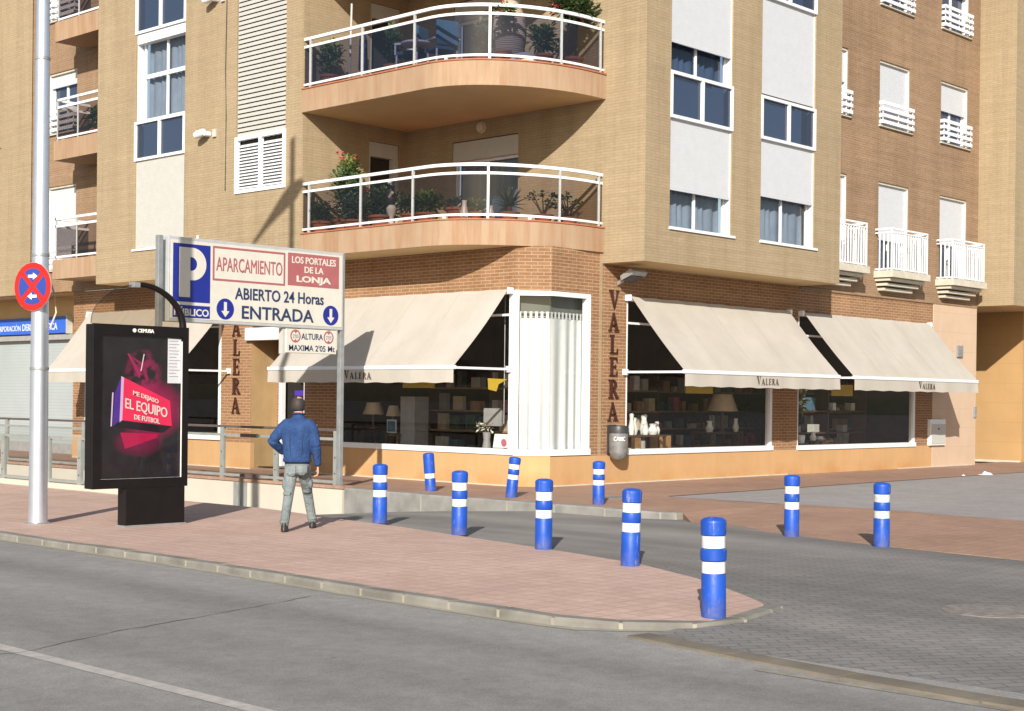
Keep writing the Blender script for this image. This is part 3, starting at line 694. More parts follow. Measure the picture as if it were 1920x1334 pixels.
# windows ------------------------------------------------------------------------------
def light_window(fr, ua, ub, za, zb, w, fw=.05, d=.05, mull=(.5,), transom=(), mat='white', pane='pane', curtain=None, name='window', mw=.05):
    """a framed window with mullions; its panes and curtain are sub-parts"""
    mb = MB(fr)
    mb.box(ua, ub, w - d, w, za, za + fw); mb.box(ua, ub, w - d, w, zb - fw, zb)
    mb.box(ua, ua + fw, w - d, w, za + fw, zb - fw); mb.box(ub - fw, ub, w - d, w, za + fw, zb - fw)
    for k in mull:
        c = ua + (ub - ua) * k; mb.box(c - mw / 2, c + mw / 2, w - d + .003, w + .004, za + fw, zb - fw)
    for z in transom: mb.box(ua + fw, ub - fw, w - d + .005, w + .007, z - .05, z + .05)
    o = part(mb, name, M[mat])
    p = MB(fr); p.quad((ua + fw * .5, w - d * .6, za + fw * .5), (ub - fw * .5, w - d * .6, za + fw * .5), (ub - fw * .5, w - d * .6, zb - fw * .5), (ua + fw * .5, w - d * .6, zb - fw * .5))
    part(p, 'pane', M[pane], o)
    if curtain:
        c = MB(fr); n = 60
        def row(z, a): return [c.pt(ua + (ub - ua) * k / n, w - d - .10 + a * math.sin(k * .9 + math.sin(k * .31) * 1.5) , z) for k in range(n + 1)]
        A = row(za - .02, .035); B = row(zb - .10, .02); C2 = row(zb + .05, .012)
        for r0, r1 in ((A, B), (B, C2)):
            for k in range(n): c.face((r0[k], r0[k + 1], r1[k + 1], r1[k]))
        part(c, 'curtain', M[curtain], o, smooth=True)
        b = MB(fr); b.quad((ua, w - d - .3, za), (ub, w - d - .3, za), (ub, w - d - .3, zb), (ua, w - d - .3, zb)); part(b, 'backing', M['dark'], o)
    return o
def shutter(fr, ua, ub, za, zb, w=-.06, mat='shut', pitch=.052):
    mb = MB(fr); n = max(1, int((zb - za) / pitch)); h = (zb - za) / n
    prof = []
    for k in range(n): prof += [(w, za + k * h + .004), (w + .0012, za + (k + .5) * h), (w, za + (k + 1) * h - .004)]
    for (w0, z0), (w1, z1) in zip(prof, prof[1:]): mb.quad((ua, w0, z0), (ub, w0, z0), (ub, w1, z1), (ua, w1, z1))
    mb.box(ua, ub, w - .03, w + .012, za - .05, za)
    return part(mb, 'roller_shutter', M[mat])
def jamb(fr, ua, ub, za, zb, left=False):
    for c, d in ((ub - .016, ub), (ua, ua + .016)): mb = MB(fr); mb.box(c, d, -.215, -.035, za, zb); part(mb, 'window_lining', M['white'])
RB = FY(18.33)
for ua, ub, zz, zt in ((24.0, 26.12, 5.97, 8.93), (27.2, 29.34, 6.18, 8.40)):
    jamb(RB, ua, ub, 5.17, TOP)
    m = MB(RB); m.box(ua - .02, ub + .12, -.2, .035, 5.12, 5.17); part(m, 'window_sill', M['white'])
    light_window(RB, ua + .0, ub - .02, 5.17, zz + .1, -.17, pane='cpane', curtain='bcurtain')
    shutter(RB, ua, ub - .016, zz, 7.36, w=-.05)
    for z0 in (7.36, 10.43):
        light_window(RB, ua - .01, ub + .02, z0, z0 + .94, .02, fw=.065, d=.08, mw=.075)
    light_window(RB, ua, ub - .02, 8.32, 10.3, -.17, pane='dpane', curtain='dcurtain')
    shutter(RB, ua, ub - .016, zt, 10.43, w=-.05); shutter(RB, ua, ub - .016, 11.6, 13.5, w=-.05)
LB = FX(20.2)
jamb(LB, 29.56, 31.60, 5.20, TOP)
m = MB(LB); m.box(29.5, 31.68, -.2, .035, 5.15, 5.20); part(m, 'window_sill', M['white'])
shutter(LB, 29.56, 31.60, 5.22, 7.32, w=-.03, mat='cream')
for z0 in (7.32, 10.38): light_window(LB, 29.55, 31.64, z0, z0 + .95, .02, fw=.065, d=.08, mw=.075)
light_window(LB, 29.57, 31.5, 8.30, 10.2, -.17, transom=(9.36,), pane='cpane', curtain='curtain')
m = MB(LB); m.box(29.57, 31.59, -.2, -.02, 10.14, 10.37); part(m, 'shutter_box', M['white'])
# louvres on the left bay
def louvre(ua, ub, za, zb, pitch, name, w=-.02, prnt=None, lip=.62):
    mb = MB(LB); n = int((zb - za) / pitch)
    for k in range(n):
        z = za + k * pitch
        mb.prism([(w, z), (w - .075, z + pitch * .95), (w - .085, z + pitch * .95), (w - .012, z - .006)], 'u', ua, ub)
        mb.box(ua, ub, w - .012, w + .0, z - .006, z + pitch * lip)
    return part(mb, name, M['cream' if prnt is None else 'white'], prnt)
louvre(25.82, 27.54, 7.47, 13.5, .1035, 'louvre_panel', lip=.66)
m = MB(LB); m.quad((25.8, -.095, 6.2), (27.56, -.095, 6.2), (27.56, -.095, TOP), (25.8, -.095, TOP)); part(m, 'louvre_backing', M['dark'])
m = MB(LB)
for b in ((25.78, 27.58, 6.19, 6.27), (25.78, 27.58, 7.37, 7.45), (25.78, 25.87, 6.27, 7.37), (27.49, 27.58, 6.27, 7.37), (26.63, 26.71, 6.27, 7.37)): m.box(b[0], b[1], -.06, .03, b[2], b[3])
lw = part(m, 'louvre_window', M['white'])
for a, b in ((25.88, 26.62), (26.72, 27.48)): louvre(a, b, 6.30, 7.34, .0705, 'slats', w=-.012, prnt=lw, lip=.30)
# far windows on the brown walls: shutters, guards
RU = FY(19.4); LU = FX(21.2)
def guard(fr, ua, ub, za, zb, n=4):
    mb = MB(fr); h = (zb - za) / (n - 1)
    for k in range(n):
        z = za + k * h
        mb.box(ua, ub, .10, .125, z - .045, z + .045); mb.box(ua, ua + .025, .0, .10, z - .045, z + .045); mb.box(ub - .025, ub, .0, .10, z - .045, z + .045)
    for u in (ua + .02, ub - .06, (ua + ub) / 2): mb.box(u, u + .03, .085, .10, za - .05, zb + .045)
    part(mb, 'window_guard', M['white'])
    m2 = MB(fr); m2.box(ua - .03, ub + .05, -.15, .06, za - .12, za - .08); part(m2, 'window_sill', M['stone'])
for fr, a, b, kind in ((RU, 30.99, 32.53, 'A'), (RU, 34.06, 35.6, 'B'), (RU, 37.3, 38.85, 'C'), (LU, 36.0, 37.45, 'D')):
    for z0, z1 in WH: m = MB(fr); m.box(a + .002, b - .002, -.2, -.03, z1 - .055, z1 - .003); part(m, 'lintel', M['stone'])
    for i, (z0, z1) in enumerate(WH):
        drop = {('A', 1): z0 + .9, ('B', 1): z0 + .1, ('C', 1): 9.66, ('B', 0): 5.9, ('C', 0): 6.05, ('A', 0): 5.6, ('B', 2): 12.6, ('C', 2): 12.9, ('A', 2): 12.4, ('D', 0): z0 + .1, ('D', 1): 10.05, ('D', 2): 12.8}[(kind, i)]
        light_window(fr, a + .01, b - .01, z0 + .01, z1 - .06, -.15, pane='pane', mull=(.5,), fw=.07, mw=.08)
        shutter(fr, a + .01, b - .01, drop, z1 - .05, w=-.09)
        for c, d in ((b - .018, b - .001), (a + .001, a + .018)): m = MB(fr); m.box(c, d, -.19, -.03, z0, z1 - .05); part(m, 'window_lining', M['white'])
        if i > 0 or kind == 'D': guard(fr, a - .02, b + .04, z0 + .10, z0 + .58)
def balconette(ua, ub, dp=.48):
    mb = MB(RU); mb.box(ua - .05, ub + .05, -.02, dp + .05, 4.86, 5.03)
    for k in range(3):
        e = .10 + .11 * k; mb.box(ua - .05 + e * .6, ub + .05 - e * 1.05, -.02, dp + .05 - (k + 1) * .11, 4.86 - (k + 1) * .115 + .03, 4.86 - k * .115 + (-.022 if k else -.012))
        mb.box(ua + .05 + e * .6, ub - .05 - e * 1.05, -.02, dp - .04 - (k + 1) * .11, 4.86 - k * .115 - .03, 4.86 - k * .115 + .002)
    o = part(mb, 'balconette', M['stone'])
    r = MB(RU)
    for z, t in ((6.10, .045), (6.00, .03), (5.09, .035)):
        r.box(ua, ub, dp - .04, dp, z - t, z); r.box(ua, ua + .04, 0, dp - .04, z - t, z); r.box(ub - .04, ub, 0, dp - .04, z - t, z)
    n = 15
    for k in range(n + 1):
        u = ua + .02 + (ub - ua - .04) * k / n; big = k in (0, 5, n)
        s = .024 if big else .014; r.box(u - s, u + s, dp - .035, dp - .005, 5.03 if big else 5.07, 6.09 if big else 5.99)
    for u in (ua + .02, ub - .02):
        for k in (1, 2, 3): r.box(u - .014, u + .014, dp * k / 4 - .014, dp * k / 4 + .014, 5.07, 5.99)
    part(r, 'railing', M['white'], o)
balconette(30.85, 32.72); balconette(33.92, 35.78); balconette(37.15, 39.0)

# curved corner balconies ---------------------------------------------------------------
def curve(off=0.0):
    P = [(20.15 + off, 25.2)] + [(20.15 + off, 25.2 - .45 * k) for k in range(1, 8)] + [(20.15 + off, 21.42)]
    cx, cy, a, b = 22.9, 21.4, 2.75 - off, 2.05 - off
    for k in range(1, 25):
        t = math.pi / 2 * k / 24; P.append((cx - a * math.cos(t), cy - b * math.sin(t)))
    P.append((23.2, 19.35 + off)); return P
def along(P, dist):
    for a, b in zip(P, P[1:]):
        a = Vector(a); b = Vector(b); L = (b - a).length
        if dist <= L: return a + (b - a) * dist / L, (b - a).normalized()
        dist -= L
    return b, (b - a).normalized()
def balcony(z0, z1, glass):
    P = curve(); mb = MB(); lo = [mb.pt(x, y, z0) for x, y in P]; hi = [mb.pt(x, y, z1) for x, y in P]
    mb.mat(M['fascia'])
    for k in range(len(P) - 1): mb.face((lo[k], lo[k + 1], hi[k + 1], hi[k]))
    cl, ch = mb.pt(23.2, 25.2, z0), mb.pt(23.2, 25.2, z1)
    mb.mat(M['soffit']); mb.face(lo + [cl]); mb.mat(M['terra']); mb.face(hi[::-1] + [ch])
    o = part(mb, 'balcony_slab', None)
    c = MB(); c.sweep(curve(-.02), .10, z1 + .001, z1 + .028); part(c, 'tile_edging', M['terra'], o)
    rail = MB(); Q = curve(.05)
    rail.sweep(Q[0:], .055, z1 + 1.045, z1 + 1.105); h = part(rail, 'handrail', M['white'])
    r2 = MB(); r2.sweep(curve(.055), .04, z1 + .885, z1 + .935); r2.sweep(curve(.055), .04, z1 + .085, z1 + .13); part(r2, 'rail', M['white'], h)
    L = sum((Vector(b) - Vector(a)).length for a, b in zip(Q, Q[1:]))
    for dd in (.20, 1.86, 3.42, 5.12, 6.60, L - .12):
        p, t = along(curve(.075), min(dd, L - .14)); n = Vector((t.y, -t.x)); m = MB(); s = .022
        cs = [p + t * s + n * s, p - t * s + n * s, p - t * s - n * s, p + t * s - n * s]
        m.prism([(q.x, q.y) for q in cs], 'z', z1 + .02, z1 + 1.05); part(m, 'railing_post', M['alum' if dd not in () else 'white'], h)
    m = MB()
    for dd in (4.25, 5.95):
        p, t = along(curve(.075), dd); m.box(p.x - .025, p.x + .025, p.y - .025, p.y + .025, z1 + .02, z1 + .1)
    part(m, 'railing_foot', M['white'], h)
    g = MB(); G = curve(.075); a = [g.pt(x, y, z1 + .12) for x, y in G]; b = [g.pt(x, y, z1 + .90) for x, y in G]
    for k in range(len(G) - 1): g.face((a[k], a[k + 1], b[k + 1], b[k]))
    part(g, 'glass_panel', M[glass], h, smooth=True)
balcony(4.65, 5.13, 'bglass'); balcony(7.72, 8.20, 'bglassU'); balcony(10.79, 11.27, 'bglass')
WB = FX(23.2); WA = lambda u, w, z: (u, 25.2 - w, z)
for i, z in enumerate((5.13, 8.20, 11.27)):
    m = MB(WB); m.box(21.75, 23.72, -.18, -.02, z + 1.76, z + 2.17); part(m, 'shutter_box', M['cream'])
    light_window(WB, 21.76, 23.72, z + .02, z + 1.76, -.12, fw=.06, mull=(.5,), pane='cpane', curtain='curtain', name='balcony_door')
    m = MB(WA); m.box(22.07, 22.94, -.15, -.02, z + 1.92, z + 2.24); part(m, 'shutter_box', M['cream'])
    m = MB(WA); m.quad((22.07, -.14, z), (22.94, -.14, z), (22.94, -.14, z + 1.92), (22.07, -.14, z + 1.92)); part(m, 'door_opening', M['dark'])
    m = MB(WA); m.box(22.78, 22.94, -.13, -.01, z, z + 1.92); m.box(22.07, 22.11, -.13, -.01, z, z + 1.92); part(m, 'door_frame', M['cream'])
    m = MB(WB); m.prism([(22.82 + .13 * math.cos(t), z + 2.42 + .13 * math.sin(t)) for t in [2 * math.pi * j / 16 for j in range(16)]], 'w', .0, .03)
    m.prism([(22.82 + .10 * math.cos(t), z + 2.42 + .10 * math.sin(t)) for t in [2 * math.pi * j / 16 for j in range(16)]], 'w', .03, .09); part(m, 'bulkhead_lamp', M['linen'], bevel=.015)
# straight balconies at the far left
for z0 in (4.65, 7.72, 10.79):
    z1 = z0 + .5; mb = MB(); mb.box(20.2, 21.19, 33.325, 35.42, z0, z1); o = part(mb, 'balcony_slab', M['fascia'])
    h = MB(); h.box(20.24, 20.29, 33.33, 35.38, z1 + 1.03, z1 + 1.09); h.box(20.24, 21.2, 35.33, 35.38, z1 + 1.03, z1 + 1.09); h = part(h, 'handrail', M['white'])
    r = MB()
    for a, b in ((.84, .90), (.05, .10)): r.box(20.245, 20.285, 33.33, 35.38, z1 + a, z1 + b); r.box(20.245, 21.2, 35.335, 35.375, z1 + a, z1 + b)
    part(r, 'rail', M['white'], h)
    for y in (35.35, 34.35, 33.38): m = MB(); m.box(20.25, 20.28, y - .02, y + .02, z1, z1 + 1.03); part(m, 'railing_post', M['alum'], h)
    g = MB(); g.quad((20.265, 33.33, z1 + .1), (20.265, 35.36, z1 + .1), (20.265, 35.36, z1 + .85), (20.265, 33.33, z1 + .85)); g.quad((20.265, 35.355, z1 + .1), (21.2, 35.355, z1 + .1), (21.2, 35.355, z1 + .85), (20.265, 35.355, z1 + .85)); part(g, 'glass_panel', M['bglass'], h)

# shop windows -------------------------------------------------------------------------
def shopfront(fr, ua, ub, za, zb, trans=3.30, sill=.10, side=(.10, .05), mid=()):
    mb = MB(fr); mb.box(ua - .02, ub + .02, -.13, .04, za, za + sill)
    mb.box(ua, ub, -.12, .0, zb - .07, zb)
    mb.box(ua, ua + side[0], -.12, .004, za + sill, zb - .07); mb.box(ub - side[1], ub, -.12, .004, za + sill, zb - .07)
    mb.box(ua + side[0], ub - side[1], -.08, -.04, trans - .022, trans + .022)
    for u in mid: mb.box(u - .02, u + .02, -.09, -.03, za + sill, zb - .07)
    o = part(mb, 'shop_window', M['white'])
    p = MB(fr); p.quad((ua, -.06, za), (ub, -.06, za), (ub, -.06, zb), (ua, -.06, zb)); part(p, 'pane', M['glass'], o)
    return o
shopfront(FX(21.2), 19.93, 25.15, .61, 3.80, 3.33, .11, (.12, .05))
shopfront(FX(21.2), 29.42, 35.45, .64, 3.80, 3.33, .13)
shopfront(FY(19.4), 24.0, 29.36, .58, 3.80, 3.28, .11, (.04, .09))
shopfront(FY(19.4), 30.43, 36.08, .565, 3.80, 3.28, .11, (.03, .09))
mb = MB(CH); mb.box(0.0, .08, -.12, .01, .61, 3.80); mb.box(0, .7071, -.10, .03, .60, .72); mb.box(.08, .70, -.10, .01, 3.70, 3.79)
mb.fr = FY(19.4); mb.box(21.71, 22.88, -.10, .03, .60, .72); mb.box(21.71, 22.86, -.10, .01, 3.70, 3.79); mb.box(22.74, 22.86, -.11, .012, .72, 3.70)
cw = part(mb, 'corner_shop_window', M['white'])
mb = MB(CH); mb.quad((.05, -.05, .65), (.70, -.05, .65), (.70, -.05, 3.75), (.05, -.05, 3.75)); mb.fr = FY(19.4); mb.quad((21.71, -.05, .65), (22.8, -.05, .65), (22.8, -.05, 3.75), (21.71, -.05, 3.75))
part(mb, 'pane', M['glass'], cw)
mb = MB(); pth = [Vector((21.35, 19.95)), Vector((21.78, 19.54)), Vector((22.84, 19.54))]; P = resample([tuple(p) for p in pth], .018)
def crow(z, amp):
    out = []
    for k, p in enumerate(P):
        n = Vector((.45, .89)); ph = k * .42 + 1.8 * math.sin(k * .075); out.append(mb.pt(p.x + n.x * amp * math.sin(ph), p.y + n.y * amp * math.sin(ph), z))
    return out
rows = [crow(.68, .042), crow(1.8, .036), crow(2.95, .022), crow(3.27, .012)]
for A, B in zip(rows, rows[1:]):
    for k in range(len(P) - 1): mb.face((A[k], A[k + 1], B[k + 1], B[k]))
# tab tops over the rod
for k in range(0, len(P) - 6, 6):
    a, b = P[k], P[min(k + 3, len(P) - 1)]; mb.quad((a.x, a.y, 3.26), (b.x, b.y, 3.26), (b.x, b.y, 3.40), (a.x, a.y, 3.40))
part(mb, 'curtain', M['wcurtain'], cw, smooth=True)
mb = MB(); mb.quad((21.44, 20.14, .6), (21.98, 19.72, .6), (21.98, 19.72, 3.38), (21.44, 20.14, 3.38)); mb.quad((21.98, 19.72, .6), (22.95, 19.72, .6), (22.95, 19.72, 3.38), (21.98, 19.72, 3.38)); part(mb, 'curtain_lining', M['wcurtain'], cw)
mb = MB(); mb.quad((21.40, 20.05, 3.36), (21.93, 19.66, 3.36), (21.93, 19.66, 3.78), (21.40, 20.05, 3.78)); mb.quad((21.93, 19.66, 3.36), (22.95, 19.66, 3.36), (22.95, 19.66, 3.78), (21.93, 19.66, 3.78)); part(mb, 'glass_lightener', m_plain('glass_lightener_grey', (.125, .135, .115), .8, var=.15, scale=2), cw)  # added grey board that lightens the glass above the curtain
mb = MB(); mb.tube([(21.34, 19.98, 3.385), (21.84, 19.60, 3.385), (22.84, 19.60, 3.385)], .012, 6); part(mb, 'curtain_rod', M['alum'], cw)
# entrance door
mb = MB(FX(21.95)); mb.box(28.05, 28.16, -.10, .01, .03, 2.45); mb.box(27.2, 28.05, -.10, .01, 2.38, 2.45); mb.box(27.18, 27.24, -.10, .01, .03, 2.38); dr = part(mb, 'entrance_door', M['white'])
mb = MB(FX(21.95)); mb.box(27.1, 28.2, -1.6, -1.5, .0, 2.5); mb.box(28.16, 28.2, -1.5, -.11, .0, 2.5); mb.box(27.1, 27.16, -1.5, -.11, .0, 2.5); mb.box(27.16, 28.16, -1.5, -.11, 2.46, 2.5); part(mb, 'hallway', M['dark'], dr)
mb = MB(FX(21.95)); mb.box(27.34, 27.66, -.085, -.06, 1.71, 1.83); part(mb, 'door_notice', m_plain('violet_notice', (.05, .025, .30), .5), dr)
mb = MB(FX(21.2)); mb.box(27.15, 28.36, -.15, .12, 2.97, 3.26); part(mb, 'blind_cassette', M['white'], bevel=.02)
# shop interior shell
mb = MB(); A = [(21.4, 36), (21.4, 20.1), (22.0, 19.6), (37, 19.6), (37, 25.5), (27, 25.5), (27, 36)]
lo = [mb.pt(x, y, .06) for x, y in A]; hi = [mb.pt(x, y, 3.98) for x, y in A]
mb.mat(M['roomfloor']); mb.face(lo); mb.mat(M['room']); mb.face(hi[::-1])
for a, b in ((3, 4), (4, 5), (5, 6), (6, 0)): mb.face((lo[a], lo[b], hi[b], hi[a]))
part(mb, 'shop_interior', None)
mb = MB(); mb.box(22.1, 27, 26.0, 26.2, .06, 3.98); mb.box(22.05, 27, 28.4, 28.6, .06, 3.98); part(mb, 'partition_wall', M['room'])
mb = MB(FX(21.2)); mb.box(26.3, 28.24, -.75, -.01, 3.3, 3.4); part(mb, 'entrance_ceiling', M['mottle'])
# shop at the far left: recess, fascia, shutter
mb = MB(FX(22.3)); mb.quad((36.0, 0, 3.3), (52, 0, 3.3), (52, 0, 4.45), (36.0, 0, 4.45)); mb.fr = lambda u, w, z: (u, 36.05 + w, z); mb.quad((21.2, 0, 0), (22.3, 0, 0), (22.3, 0, 4.45), (21.2, 0, 4.45)); part(mb, 'recess_wall', M['soffit'])
mb = MB(FX(22.3)); mb.box(36.1, 52, -.05, .0, .28, 3.3); part(mb, 'roller_door', M['greyshut'])
mb = MB(FX(22.3)); mb.box(36.1, 52, -.05, .03, -.1, .28); mb.box(36.1, 52, -.05, .16, 3.22, 3.36); part(mb, 'door_base', M['grey'])
# ------------------------------------------------------------------ awnings
def awning(name_lab, fr, flip, u0, u1, uf0, uf1, wordu, arms, group='cream awnings of the corner shop'):
    """fr: wall frame; u0..u1 at the wall, uf0..uf1 at the front bar"""
    zt, zf, pr = 3.80, 2.27, 1.52
    c = fr((u0 + u1) / 2, 0, 2.2)
    root = thing('awning', name_lab, 'awning', c, 0, group)
    mb = MB(fr); n = 22; mrows = 10; g = []
    for j in range(mrows + 1):
        t = j / mrows; row = []
        for k in range(n + 1):
            s = k / n; u = (u0 + (u1 - u0) * s) * (1 - t) + (uf0 + (uf1 - uf0) * s) * t
            row.append(mb.pt(u, .11 + (pr - .11) * t, zt + .012 + (zf + .03 - zt - .012) * t - (.045 + .012 * math.sin(k * .9 + u0)) * math.sin(math.pi * t) - .009 * math.sin(k * 2.1 + j * .35 + u0)))
        g.append(row)
    for j in range(mrows):
        for k in range(n): mb.face((g[j][k], g[j][k + 1], g[j + 1][k + 1], g[j + 1][k]))
    fab = mb.build('canopy_fabric', M['canvas'], root, smooth=True)
    for k in range(5, n - 2, 5):
        sm_ = MB(); A = [[Vector(mb.v[g[j][k]]) + Vector(fr(0, .003, .004)) - Vector(fr(0, 0, 0)) + (Vector(fr(d, 0, 0)) - Vector(fr(0, 0, 0))) for j in range(mrows + 1)] for d in (-.011, .011)]
        sm_.fr = lambda u, w, z: (u, w, z)
        I = [[sm_.pt(*p) for p in a] for a in A]
        for j in range(mrows): sm_.face((I[0][j], I[1][j], I[1][j + 1], I[0][j + 1]))
        sm_.build('seam', M['seamcloth'], fab, smooth=True)
    mb = MB(fr); A = []; B = []; random.seed(int(abs(u0 * 10)))
    N = 48
    for k in range(N + 1):
        u = uf0 + (uf1 - uf0) * k / N; A.append(mb.pt(u, pr + .012, zf - .02)); e = 1 if 2 < k < N - 2 else 2.4
        B.append(mb.pt(u, pr + .012 + .012 * e * math.sin(k * .8), zf - .285 + .008 * math.sin(k * 1.1)))
    for k in range(N): mb.face((A[k], A[k + 1], B[k + 1], B[k]))
    mb.build('valance', M['canvas'], root, smooth=True)
    mb = MB(fr); mb.box(uf0 - .02, uf1 + .02, pr - .05, pr + .03, zf - .03, zf + .045); mb.build('front_bar', M['white'], root, bevel=.012)
    for u in arms:
        mb = MB(fr); mb.box(u - .018, u + .018, .02, pr - .04, zf - .022, zf + .022); mb.box(u - .05, u + .05, .0, .07, zf - .06, zf + .06); mb.build('arm', M['white'], root)
    mb = MB(fr); lo, hi = min(u0, u1), max(u0, u1); mb.box(lo - .02, hi + .02, .0, .10, zt - .08, zt + .0); mb.box(lo - .07, lo - .02, .0, .16, zt - .08, zt + .05); mb.box(hi + .02, hi + .07, .0, .16, zt - .08, zt + .05)
    mb.build('roller_case', M['white'], root, bevel=.02)
    if wordu is not None:
        mb = MB(fr); hs = (.175, .13, .13, .13, .13, .13); ws = (.15, .125, .095, .095, .11, .125); x = -sum(ws) / 2 - .06
        for ch, hh, ww in zip('VALERA', hs, ws):
            cu = wordu + (x + ww / 2) * (-1 if flip else 1)
            serif(ch, cu, zf - .215 + hh / 2, pr + .030, .003, ww, hh, mb, flip); x += ww + .024
        mb.build('lettering', M['print'], root)
    return root
awning('cream awning over the door and the window left of the white curtain', FX(21.2), True, 20.0, 25.60, 20.02, 25.62, 22.72, (20.02, 25.55))
awning('cream awning half hidden by the advertising panel', FX(21.2), True, 29.05, 35.10, 29.05, 34.72, None, (29.08, 34.7))
awning('cream awning right of the brick column with the bronze letters', FY(19.4), False, 24.0, 29.86, 23.96, 29.76, 26.85, (23.94, 29.72))
awning('cream awning farthest right next to the salmon wall', FY(19.4), False, 30.47, 36.62, 30.40, 36.52, 33.80, (30.42, 36.45))

# bronze letters on the brick
def sign_letters(fr, flip, cu, label, loc):
    r = thing('shop_letters', label, 'shop sign', loc, 0, 'vertical bronze shop names')
    for k, ch in enumerate('VALERA'):
        mb = MB(fr); serif(ch, cu + (0 if ch != 'L' else 0), 3.73 - k * .452, .02, .025, .31 if ch in 'VAR' else .27, .375, mb, flip); mb.build('letter', M['letter'], r)
sign_letters(FY(19.4), False, 23.56, 'bronze letters spelling VALERA down the brick beside the litter bin', (23.56, 19.4, 1.2))
sign_letters(FX(21.2), True, 28.80, 'bronze letters spelling VALERA on the brick pillar behind the parking sign', (21.2, 28.8, 1.2))

# ------------------------------------------------------------------ things on the walls
r = thing('floodlight', 'grey floodlight on an arm above the bronze letters', 'lamp', (23.7, 19.4, 4.0))
mb = MB(FY(19.4)); mb.prism([(.02, 4.02), (.02, 4.10), (.30, 4.20), (.30, 4.16)], 'u', 23.66, 23.70); mb.build('bracket', M['galv'], r)
mb = MB(FY(19.4)); mb.prism([(.22, 4.10), (.50, 4.20), (.56, 4.28), (.46, 4.34), (.20, 4.20)], 'u', 23.52, 23.98); mb.build('housing', M['galv'], r, bevel=.015)
mb = MB(FY(19.4)); mb.quad((23.55, .24, 4.093), (23.95, .24, 4.093), (23.95, .49, 4.182), (23.55, .49, 4.182)); mb.build('lens', M['bindark'], r)
r = thing('litter_bin', 'weathered grey litter bin with white lettering below the bronze letters', 'bin', (23.55, 19.2, .55))
mb = MB(); mb.lathe([(.10, .50), (.17, .56), (.19, .66), (.195, 1.02), (.19, 1.06)], (23.52, 19.18, 0), 24); mb.build('bucket', M['bingrey'], r, smooth=True)
mb = MB(); mb.lathe([(.20, 1.03), (.205, 1.12), (.19, 1.17), (.16, 1.18)], (23.52, 19.18, 0), 24); mb.box(23.40, 23.64, 19.34, 19.385, .60, 1.2); mb.build('lid', M['bindark'], r, smooth=True)
CYL = lambda u, w, z: (23.52 + (.196 + w) * math.sin(u / .196 - .55), 19.18 - (.196 + w) * math.cos(u / .196 - .55), z)
mb = MB(CYL); put_text(mb, text('CAMC', .085, .24, .015), -.045, .92, .004); mb.build('lettering', M['porc'], r)
mb = MB(CYL); mb.prism([(.13, .78), (.18, .80), (.19, .86), (.15, .88), (.12, .84)], 'w', .0, .002); mb.build('rust_patch', M['rust'], r)
r = thing('meter_cabinet', 'small white metal meter cabinet at the foot of the salmon wall', 'cabinet', (37.2, 19.36, .55))
mb = MB(FY(19.38)); mb.box(36.78, 37.62, -.05, .07, .58, 1.28); mb.build('body', M['white'], r, bevel=.012)
mb = MB(FY(19.38)); mb.box(36.82, 37.58, .07, .082, .62, 1.15); d = mb.build('door', M['cream'], r); mb = MB(FY(19.38)); mb.box(37.16, 37.23, .082, .10, 1.0, 1.05); mb.build('lock', M['rust'], d)
r = thing('vent_grille', 'grey metal vent grille on the salmon wall', 'vent', (38.4, 19.36, 3.1))
mb = MB(FY(19.38)); mb.box(38.30, 38.62, 0, .05, 2.98, 3.30); mb.build('frame', M['galv'], r)
mb = MB(FY(19.38))
for k in range(7): mb.box(38.33, 38.59, .05, .062, 3.01 + k * .04, 3.03 + k * .04)
mb.build('slats', M['grey'], r)
r = thing('intercom', 'slim grey intercom panel at the corner of the passage', 'intercom', (39.45, 19.36, 1.4))
mb = MB(FY(19.38)); mb.box(39.36, 39.50, 0, .04, 1.32, 1.62); mb.build('plate', M['galv'], r, bevel=.008)
mb = MB(FY(19.38))
for k in range(4): mb.box(39.40, 39.46, .04, .05, 1.36 + k * .06, 1.385 + k * .06)
mb.build('buttons', M['grey'], r)
def cctv(y, z, lab):
    r = thing('security_camera', lab, 'camera', (20.2, y, z), 0, 'white cameras on the left bay')
    F = FX(20.2); mb = MB(F); mb.box(y - .55 + .12, y - .33 + .02, .0, .05, z - .09, z + .09); mb.build('junction_box', M['cream'], r, bevel=.01)
    mb = MB(F); mb.tube([(y - .16, .0, z), (y - .14, .16, z)], .06, 10); mb.build('mount', M['white'], r, smooth=True)
    mb = MB(F); mb.tube([(y - .16, .16, z + .03), (y + .02, .20, z - .01), (y + .10, .22, z - .03)], [.085, .09, .07], 12); mb.build('housing', M['white'], r, smooth=True)
cctv(28.72, 7.64, 'white security camera beside its junction box on the tan wall'); cctv(28.45, 10.66, 'white security camera at the top edge, higher on the tan wall')
mb = MB(FX(20.2)); mb.tube([(27.94, .012, 6.30), (27.93, .014, 8.0), (27.97, .013, 9.0), (27.93, .014, 11.5)], .011, 6); o = mb.build('wall_cable', M['bindark']); tag(o, 'thin dark cable hanging down the tan wall left of the louvres', 'cable')
mb = MB(); mb.tube([(20.9, 40.6, 9.05), (20.2, 39.7, 9.35), (19.3, 38.6, 9.75)], .014, 6); o = mb.build('overhead_cable', M['bindark']); tag(o, 'dark cable crossing the tan wall behind the lamp post', 'cable')
